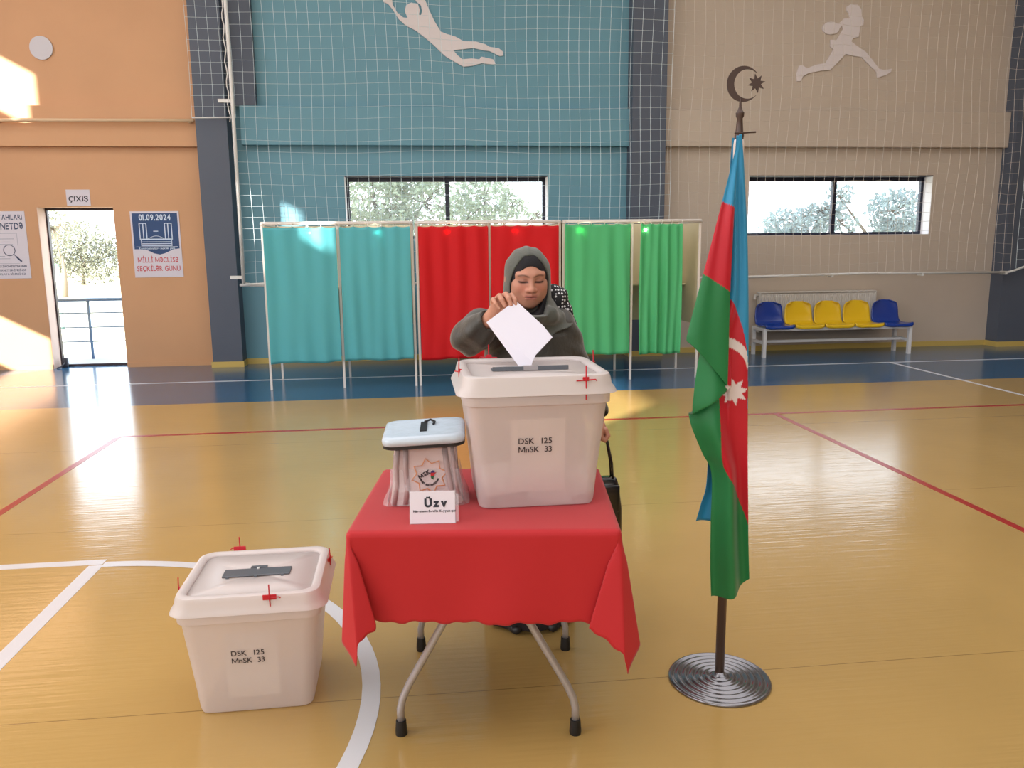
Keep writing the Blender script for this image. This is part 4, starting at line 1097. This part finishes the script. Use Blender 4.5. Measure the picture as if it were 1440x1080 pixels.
B.cap(hp(-.018, .0835, -.0570), hp(0, .0895, -.0550), .0042, .0052, .008); B.cap(hp(0, .0895, -.0550), hp(.018, .0835, -.0570), .0052, .0042, .008)
B.cap(hp(-.014, .083, -.0655), hp(.014, .083, -.0655), .0055, .0055, .008)
B.cap(hp(-.020, .0875, -.0622), hp(0, .092, -.0605), .0010, .0012, .004, 's'); B.cap(hp(0, .092, -.0605), hp(.020, .0875, -.0622), .0012, .0010, .004, 's')
B.cap((.417, 3.11, 1.40), (.42, 3.13, 1.24), .052, .058, .03)              # neck
B.ell((.43, 3.14, 1.13), (.15, .10, .17), .05); B.ell((.43, 3.14, .88), (.155, .11, .16), .06); B.cap((.30, 3.14, 1.225), (.56, 3.14, 1.225), .05, .05, .05)
for sx in (-1, 1):
    B.chain([(.43+sx*.075, 3.14, .84), (.43+sx*.07, 3.11, .46), (.43+sx*.07, 3.13, .08)], [.085, .056, .038], .03)
    B.cap((.43+sx*.07, 3.14, .045), (.43+sx*.075, 3.06, .032), .030, .022, .02)
# right arm (left in the picture)
WR = np.array([.258, 2.905, 1.287])
B.chain([(.30, 3.13, 1.225), (.19, 3.00, 1.205), WR], [.045, .038, .026], .02)
B.chain([WR, (.270, 2.888, 1.308)], [.024, .024], .02)
# palm
B.ell((.288, 2.868, 1.333), (.032, .016, .036), .015, R=np.stack([np.array([.90, -.25, .36])/np.linalg.norm([.90, -.25, .36]), np.array([.2, .95, .2])/1.0, np.array([-.38, .1, .92])], axis=1))
B.cap((.272, 2.886, 1.312), (.285, 2.868, 1.338), .022, .022, .018)
f4 = [[(.262, 2.870, 1.352), (.262, 2.842, 1.360), (.268, 2.820, 1.346), (.280, 2.812, 1.330)],
      [(.280, 2.862, 1.364), (.283, 2.832, 1.373), (.289, 2.808, 1.360), (.299, 2.800, 1.340)],
      [(.299, 2.856, 1.371), (.305, 2.826, 1.379), (.312, 2.802, 1.366), (.319, 2.795, 1.344)],
      [(.317, 2.854, 1.370), (.326, 2.828, 1.374), (.334, 2.806, 1.358), (.337, 2.797, 1.334)]]
for i, ch in enumerate(f4):
    r0 = (.0078, .0088, .009, .009)[i]
    B.cap((.282, 2.874, 1.332), ch[0], .014, r0+.001, .010)
    B.chain(ch, [r0+.0008, r0+.0006, r0-.0004, r0-.0016], .0035)
B.chain([(.288, 2.872, 1.318), (.308, 2.848, 1.318), (.326, 2.828, 1.326), (.338, 2.816, 1.338)], [.014, .0112, .0098, .0085], .006)
# left arm and hand closed on the bag handle
B.chain([(.565, 3.14, 1.22), (.655, 3.14, 1.0), (.684, 3.02, .875)], [.045, .038, .026], .02)
B.ell((.690, 2.995, .838), (.020, .032, .038), .012)
for i in range(4):
    y = 2.968+i*.018
    B.chain([(.704, y, .842), (.712, y-.004, .818), (.700, y-.006, .800), (.686, y-.004, .806)], [.009, .0088, .0082, .0075], .003)
B.chain([(.682, 2.965, .848), (.678, 2.952, .826), (.688, 2.955, .808)], [.011, .0095, .0085], .005)
V, Q = B.mesh()
# skin colours by place; darker eyes, painted shade in lid creases, lip line, nostrils
Lh = (V-HC) @ HR
def gs(x, y, z, sx, sz, yl=.04):
    return np.exp(-(((Lh[:, 0]-x)/sx)**2+((Lh[:, 2]-z)/sz)**2))*(Lh[:, 1] > yl)*(np.abs(Lh[:, 2]) < .2)
base = np.array(lin((196, 142, 120))); colr = np.tile(base, (len(V), 1))
def mixc(wt, rgb):
    global colr
    wt = np.clip(wt, 0, 1)[:, None]; colr = colr*(1-wt)+np.array(lin(rgb))*wt
for sx in (-1, 1):
    mixc(.45*gs(sx*.036, 0, -.030, .022, .020), (200, 120, 104))
    mixc(.5*gs(sx*.030, 0, .003, .019, .012), (146, 98, 84))
    for k in range(9):
        t = (k-4)/4; x = sx*(.030+.0145*t)
        mixc(1.3*gs(x, 0, -.0050+.0012*t*t, .0038, .0030), (48, 30, 28))
        mixc(.30*gs(x, 0, .0065-.003*t*t, .0040, .0018), (130, 82, 70))
        xb = sx*(.029+.017*t); mixc(.75*gs(xb, 0, .0215-.0045*t*t+.001*t, .0045, .0026), (92, 62, 52))
for k in range(11):
    t = (k-5)/5; x = .021*t
    mixc(.62*gs(x, 0, -.0565+.0012*abs(t), .004, .0030, .06), (168, 92, 88)); mixc(.55*gs(x*.85, 0, -.0655, .004, .0042, .06), (180, 104, 98))
    mixc(1.0*gs(x*1.05, 0, -.0610, .0035, .0011, .05), (96, 48, 46))
for sx in (-1, 1): mixc(.8*gs(sx*.007, 0, -.0405, .003, .0022, .08), (80, 44, 38))
M_skin = mat('skin', (206, 150, 128), .5, vcol=True, var=.03, vscale=60)
b_ = M_skin.node_tree.nodes['Principled BSDF']; b_.inputs['Subsurface Weight'].default_value = .12; b_.inputs['Subsurface Scale'].default_value = .01
np_mesh('body', V, Q, M_skin, pw, colors=colr)

# clothing
def wave(C, amp, fn):
    X, Y, Z = C.grid((slice(None),)*3); C.D += (amp*fn(X, Y, Z)).astype(np.float32)
M_coat = mat('olive_coat', (50, 48, 42), .48, sheen=.35, var=.10, vscale=9, bump=.25, bscale=45)
C = Field(np.arange(.07, .80, .0045), np.arange(2.84, 3.36, .0045), np.arange(.50, 1.345, .0045))
def torso(X, Y, Z):
    a = np.interp(Z, [.4, .7, .95, 1.10, 1.2, 1.26, 1.30, 1.34], [.235, .225, .205, .195, .185, .150, .10, .07]); b2 = np.interp(Z, [.4, .7, .95, 1.12, 1.2, 1.28, 1.34], [.19, .18, .165, .155, .14, .10, .07])
    return (np.sqrt(((X-.438)/a)**2+((Y-3.14)/b2)**2)-1)*np.minimum(a, b2)
C.op(torso, (.1, 2.9, .5), (.78, 3.36, 1.335), .03)
E1 = np.array([.182, 3.005, 1.210])
C.chain([(.32, 3.13, 1.225), (.245, 3.06, 1.232), E1], [.072, .072, .064], .03)
C.chain([E1, (.215, 2.955, 1.235), (.250, 2.918, 1.272)], [.064, .056, .043], .02)
C.chain([(.545, 3.13, 1.235), (.635, 3.14, 1.02), (.682, 3.04, .905)], [.068, .060, .048], .03)
wave(C, .0065, lambda X, Y, Z: np.sin(46*(Z-.9*X)+3*np.sin(9*X+5*Y))*np.exp(-((X-.2)/.10)**2)*(Z > 1.1))
wave(C, .0035, lambda X, Y, Z: np.sin(44*(X+.6*Z)+2.5*np.sin(7*Z))*np.exp(-((X-.47)/.16)**2))
wave(C, .0030, lambda X, Y, Z: np.sin(70*(Z+.5*X)+2*np.sin(14*Y))*np.exp(-((X-.62)/.07)**2))
C.cap((.252, 2.916, 1.274), (.262, 2.895, 1.292), .034, .042, .004, 's')
C.cap((.684, 3.035, .90), (.69, 3.0, .86), .036, .042, .004, 's')
V, Q = C.mesh(); np_mesh('coat', V, Q, M_coat, pw)
# skirt
q = MB(); rings = []
for z, a, b2 in ((.012, .185, .165), (.02, .19, .17), (.2, .186, .162), (.5, .19, .155), (.8, .195, .15), (.9, .18, .14)):
    rings.append([(.428+a*(1+.05*math.sin(9*t+z*3)*max(0, 1-z))*math.cos(t), 3.15+b2*(1+.05*math.sin(11*t+z*2)*max(0, 1-z))*math.sin(t), z) for t in [2*PI*i/64 for i in range(64)]])
q.loft(rings); q.build('long_skirt', mat('dark_skirt', (44, 38, 44), .8, bump=.2, bscale=60), pw, smooth=True, world=True, auto=60)
for sx in (-1, 1):
    q = MB(); rings = []
    for y, wd, h in ((3.14, .03, .05), (3.10, .035, .06), (3.04, .038, .055), (3.01, .034, .042), (2.993, .022, .03), (2.988, .008, .015)):
        rings.append([(.425+sx*.075+wd*math.cos(t), y, .004+h*.5*(1+math.sin(t))) for t in [2*PI*i/16 for i in range(16)]])
    q.loft(rings); q.build('shoe', mat('black_shoe', (30, 26, 28), .35), pw, smooth=True, world=True)
# black underscarf
def opening(rx, rz, zc_, ylim, base_c=HC):
    def fn(X, Y, Z):
        x, y, z = X-HC[0], Y-HC[1], Z-HC[2]
        a = HR[0, 0]*x+HR[1, 0]*y+HR[2, 0]*z; b2 = HR[0, 1]*x+HR[1, 1]*y+HR[2, 1]*z; c = HR[0, 2]*x+HR[1, 2]*y+HR[2, 2]*z
        q_ = (np.sqrt((a/rx)**2+((c-zc_)/rz)**2)-1)*min(rx, rz)
        return np.maximum(q_, ylim-b2)
    return fn
U = Field(np.arange(.30, .54, .003), np.arange(2.93, 3.22, .003), np.arange(1.24, 1.555, .003))
U.ell(hp(0, -.012, .017), (.080, .100, .091), .01, R=HR); U.ell(hp(0, .008, -.035), (.073, .074, .105), .02, R=HR); U.cap((.417, 3.09, 1.36), (.425, 3.09, 1.24), .070, .085, .03)
U.cap((.417, 3.025, 1.30), (.425, 3.03, 1.25), .04, .05, .02)
U.op(opening(.0585, .092, -.040, -.005), (.3, 2.9, 1.27), (.54, 3.2, 1.56), .006, 's')
V, Q = U.mesh(); np_mesh('underscarf', V, Q, mat('black_underscarf', (24, 22, 28), .85, bump=.2, bscale=120), pw)
# grey-green headscarf
S = Field(np.arange(.26, .66, .0032), np.arange(2.90, 3.30, .0035), np.arange(1.12, 1.57, .0032))
S.ell(hp(0, -.016, .012), (.088, .110, .1005), .01, R=HR)
S.ell(hp(0, -.02, -.05), (.087, .096, .110), .02, R=HR)
S.cap((.417, 3.10, 1.37), (.430, 3.12, 1.27), .084, .100, .03)
def drape(X, Y, Z):
    lo = 1.185+.55*np.clip(X-.47, 0, 1)+.25*np.clip(.40-X, 0, 1)+.006*np.sin(40*X)
    return np.maximum(torso(X, Y, Z)-.013, (lo-Z)*.9)
S.op(drape, (.27, 2.92, 1.15), (.65, 3.30, 1.34), .012)
S.chain([(.345, 3.07, 1.300), (.385, 3.00, 1.292), (.44, 2.985, 1.284), (.495, 3.01, 1.288), (.53, 3.07, 1.285)], [.018, .022, .024, .022, .016], .035)
S.D += (.0032*np.sin(95*(S.z[None, None, :]-.45*S.x[:, None, None])+1.2*np.sin(11*S.x[:, None, None]+5*S.y[None, :, None]))*(1/(1+np.exp((S.z[None, None, :]-1.315)/.012)))).astype(np.float32)
S.D += (.0016*np.sin(150*S.x[:, None, None]+20*S.z[None, None, :])*(1/(1+np.exp(-(S.z[None, None, :]-1.33)/.015)))).astype(np.float32)
S.op(opening(.0725, .128, -.040, .010), (.3, 2.9, 1.29), (.54, 3.2, 1.58), .008, 's')
V, Q = S.mesh(); np_mesh('headscarf', V, Q, mat('grey_green_scarf', (82, 86, 80), .75, sheen=.3, var=.08, vscale=14, bump=.15, bscale=90), pw)
# polka dot scarf behind the shoulder
md = bpy.data.materials.new('polka_dot_cloth'); md.use_nodes = True; nt = md.node_tree; b_ = nt.nodes['Principled BSDF']; b_.inputs['Roughness'].default_value = .7
tc = nt.nodes.new('ShaderNodeTexCoord'); vo = nt.nodes.new('ShaderNodeTexVoronoi'); vo.inputs['Scale'].default_value = 78; vo.inputs['Randomness'].default_value = .25; nt.links.new(tc.outputs['Object'], vo.inputs['Vector'])
rp = nt.nodes.new('ShaderNodeValToRGB'); rp.color_ramp.interpolation = 'CONSTANT'; rp.color_ramp.elements[0].color = (.75, .75, .78, 1); rp.color_ramp.elements[1].position = .36; rp.color_ramp.elements[1].color = (.008, .008, .012, 1)
nt.links.new(vo.outputs['Distance'], rp.inputs[0]); nt.links.new(rp.outputs[0], b_.inputs['Base Color'])
Pk = Field(np.arange(.45, .66, .004), np.arange(3.04, 3.28, .004), np.arange(1.18, 1.42, .004))
Pk.ell((.535, 3.165, 1.345), (.050, .042, .050), .01); Pk.cap((.55, 3.16, 1.335), (.578, 3.16, 1.24), .040, .045, .02)
Pk.D += (.0025*np.sin(70*(Pk.z[None, None, :]-Pk.x[:, None, None]))).astype(np.float32)
V, Q = Pk.mesh(); o = np_mesh('shoulder_scarf', V, Q, md, pw); o['label'] = 'black scarf with white polka dots'
# handbag
hb = thing('handbag', 'glossy black handbag hanging from the woman\'s left hand', 'handbag', (.70, 2.985, .425))
M_bag = mat('black_leather', (20, 18, 20), .25, coat=.4)
q = MB(); q.loft([rr(.135, .085, .02, 0.0), rr(.14, .09, .022, .008), rr(.138, .085, .02, .10), rr(.118, .065, .02, .19), rr(.105, .05, .018, .215), rr(.09, .035, .012, .222)])
q.build('bag_body', M_bag, hb, smooth=True, auto=50)
MB().rbox(-.055, .055, -.052, -.040, .09, .20, .006, 2).build('flap', M_bag, hb, smooth=True)
MB().lathe([(0, 0), (.008, 0), (.008, .004), (0, .004)], 12, (0, 0, 0), M=Matrix.Translation((.0, -.052, .11)) @ Matrix.Rotation(PI/2, 4, 'X')).build('clasp', mat('dark_chrome', (120, 120, 125), .2, .9), hb)
for y in (-.018, .018):
    MB().tube([(.035, y, .205), (.030, y*.9, .28), (.012, y*.5, .37), (-.004, y*.3, .383), (-.022, y*.5, .37), (-.036, y*.9, .28), (-.04, y, .205)], .0045, 7).build('handle', M_bag, hb, smooth=True)
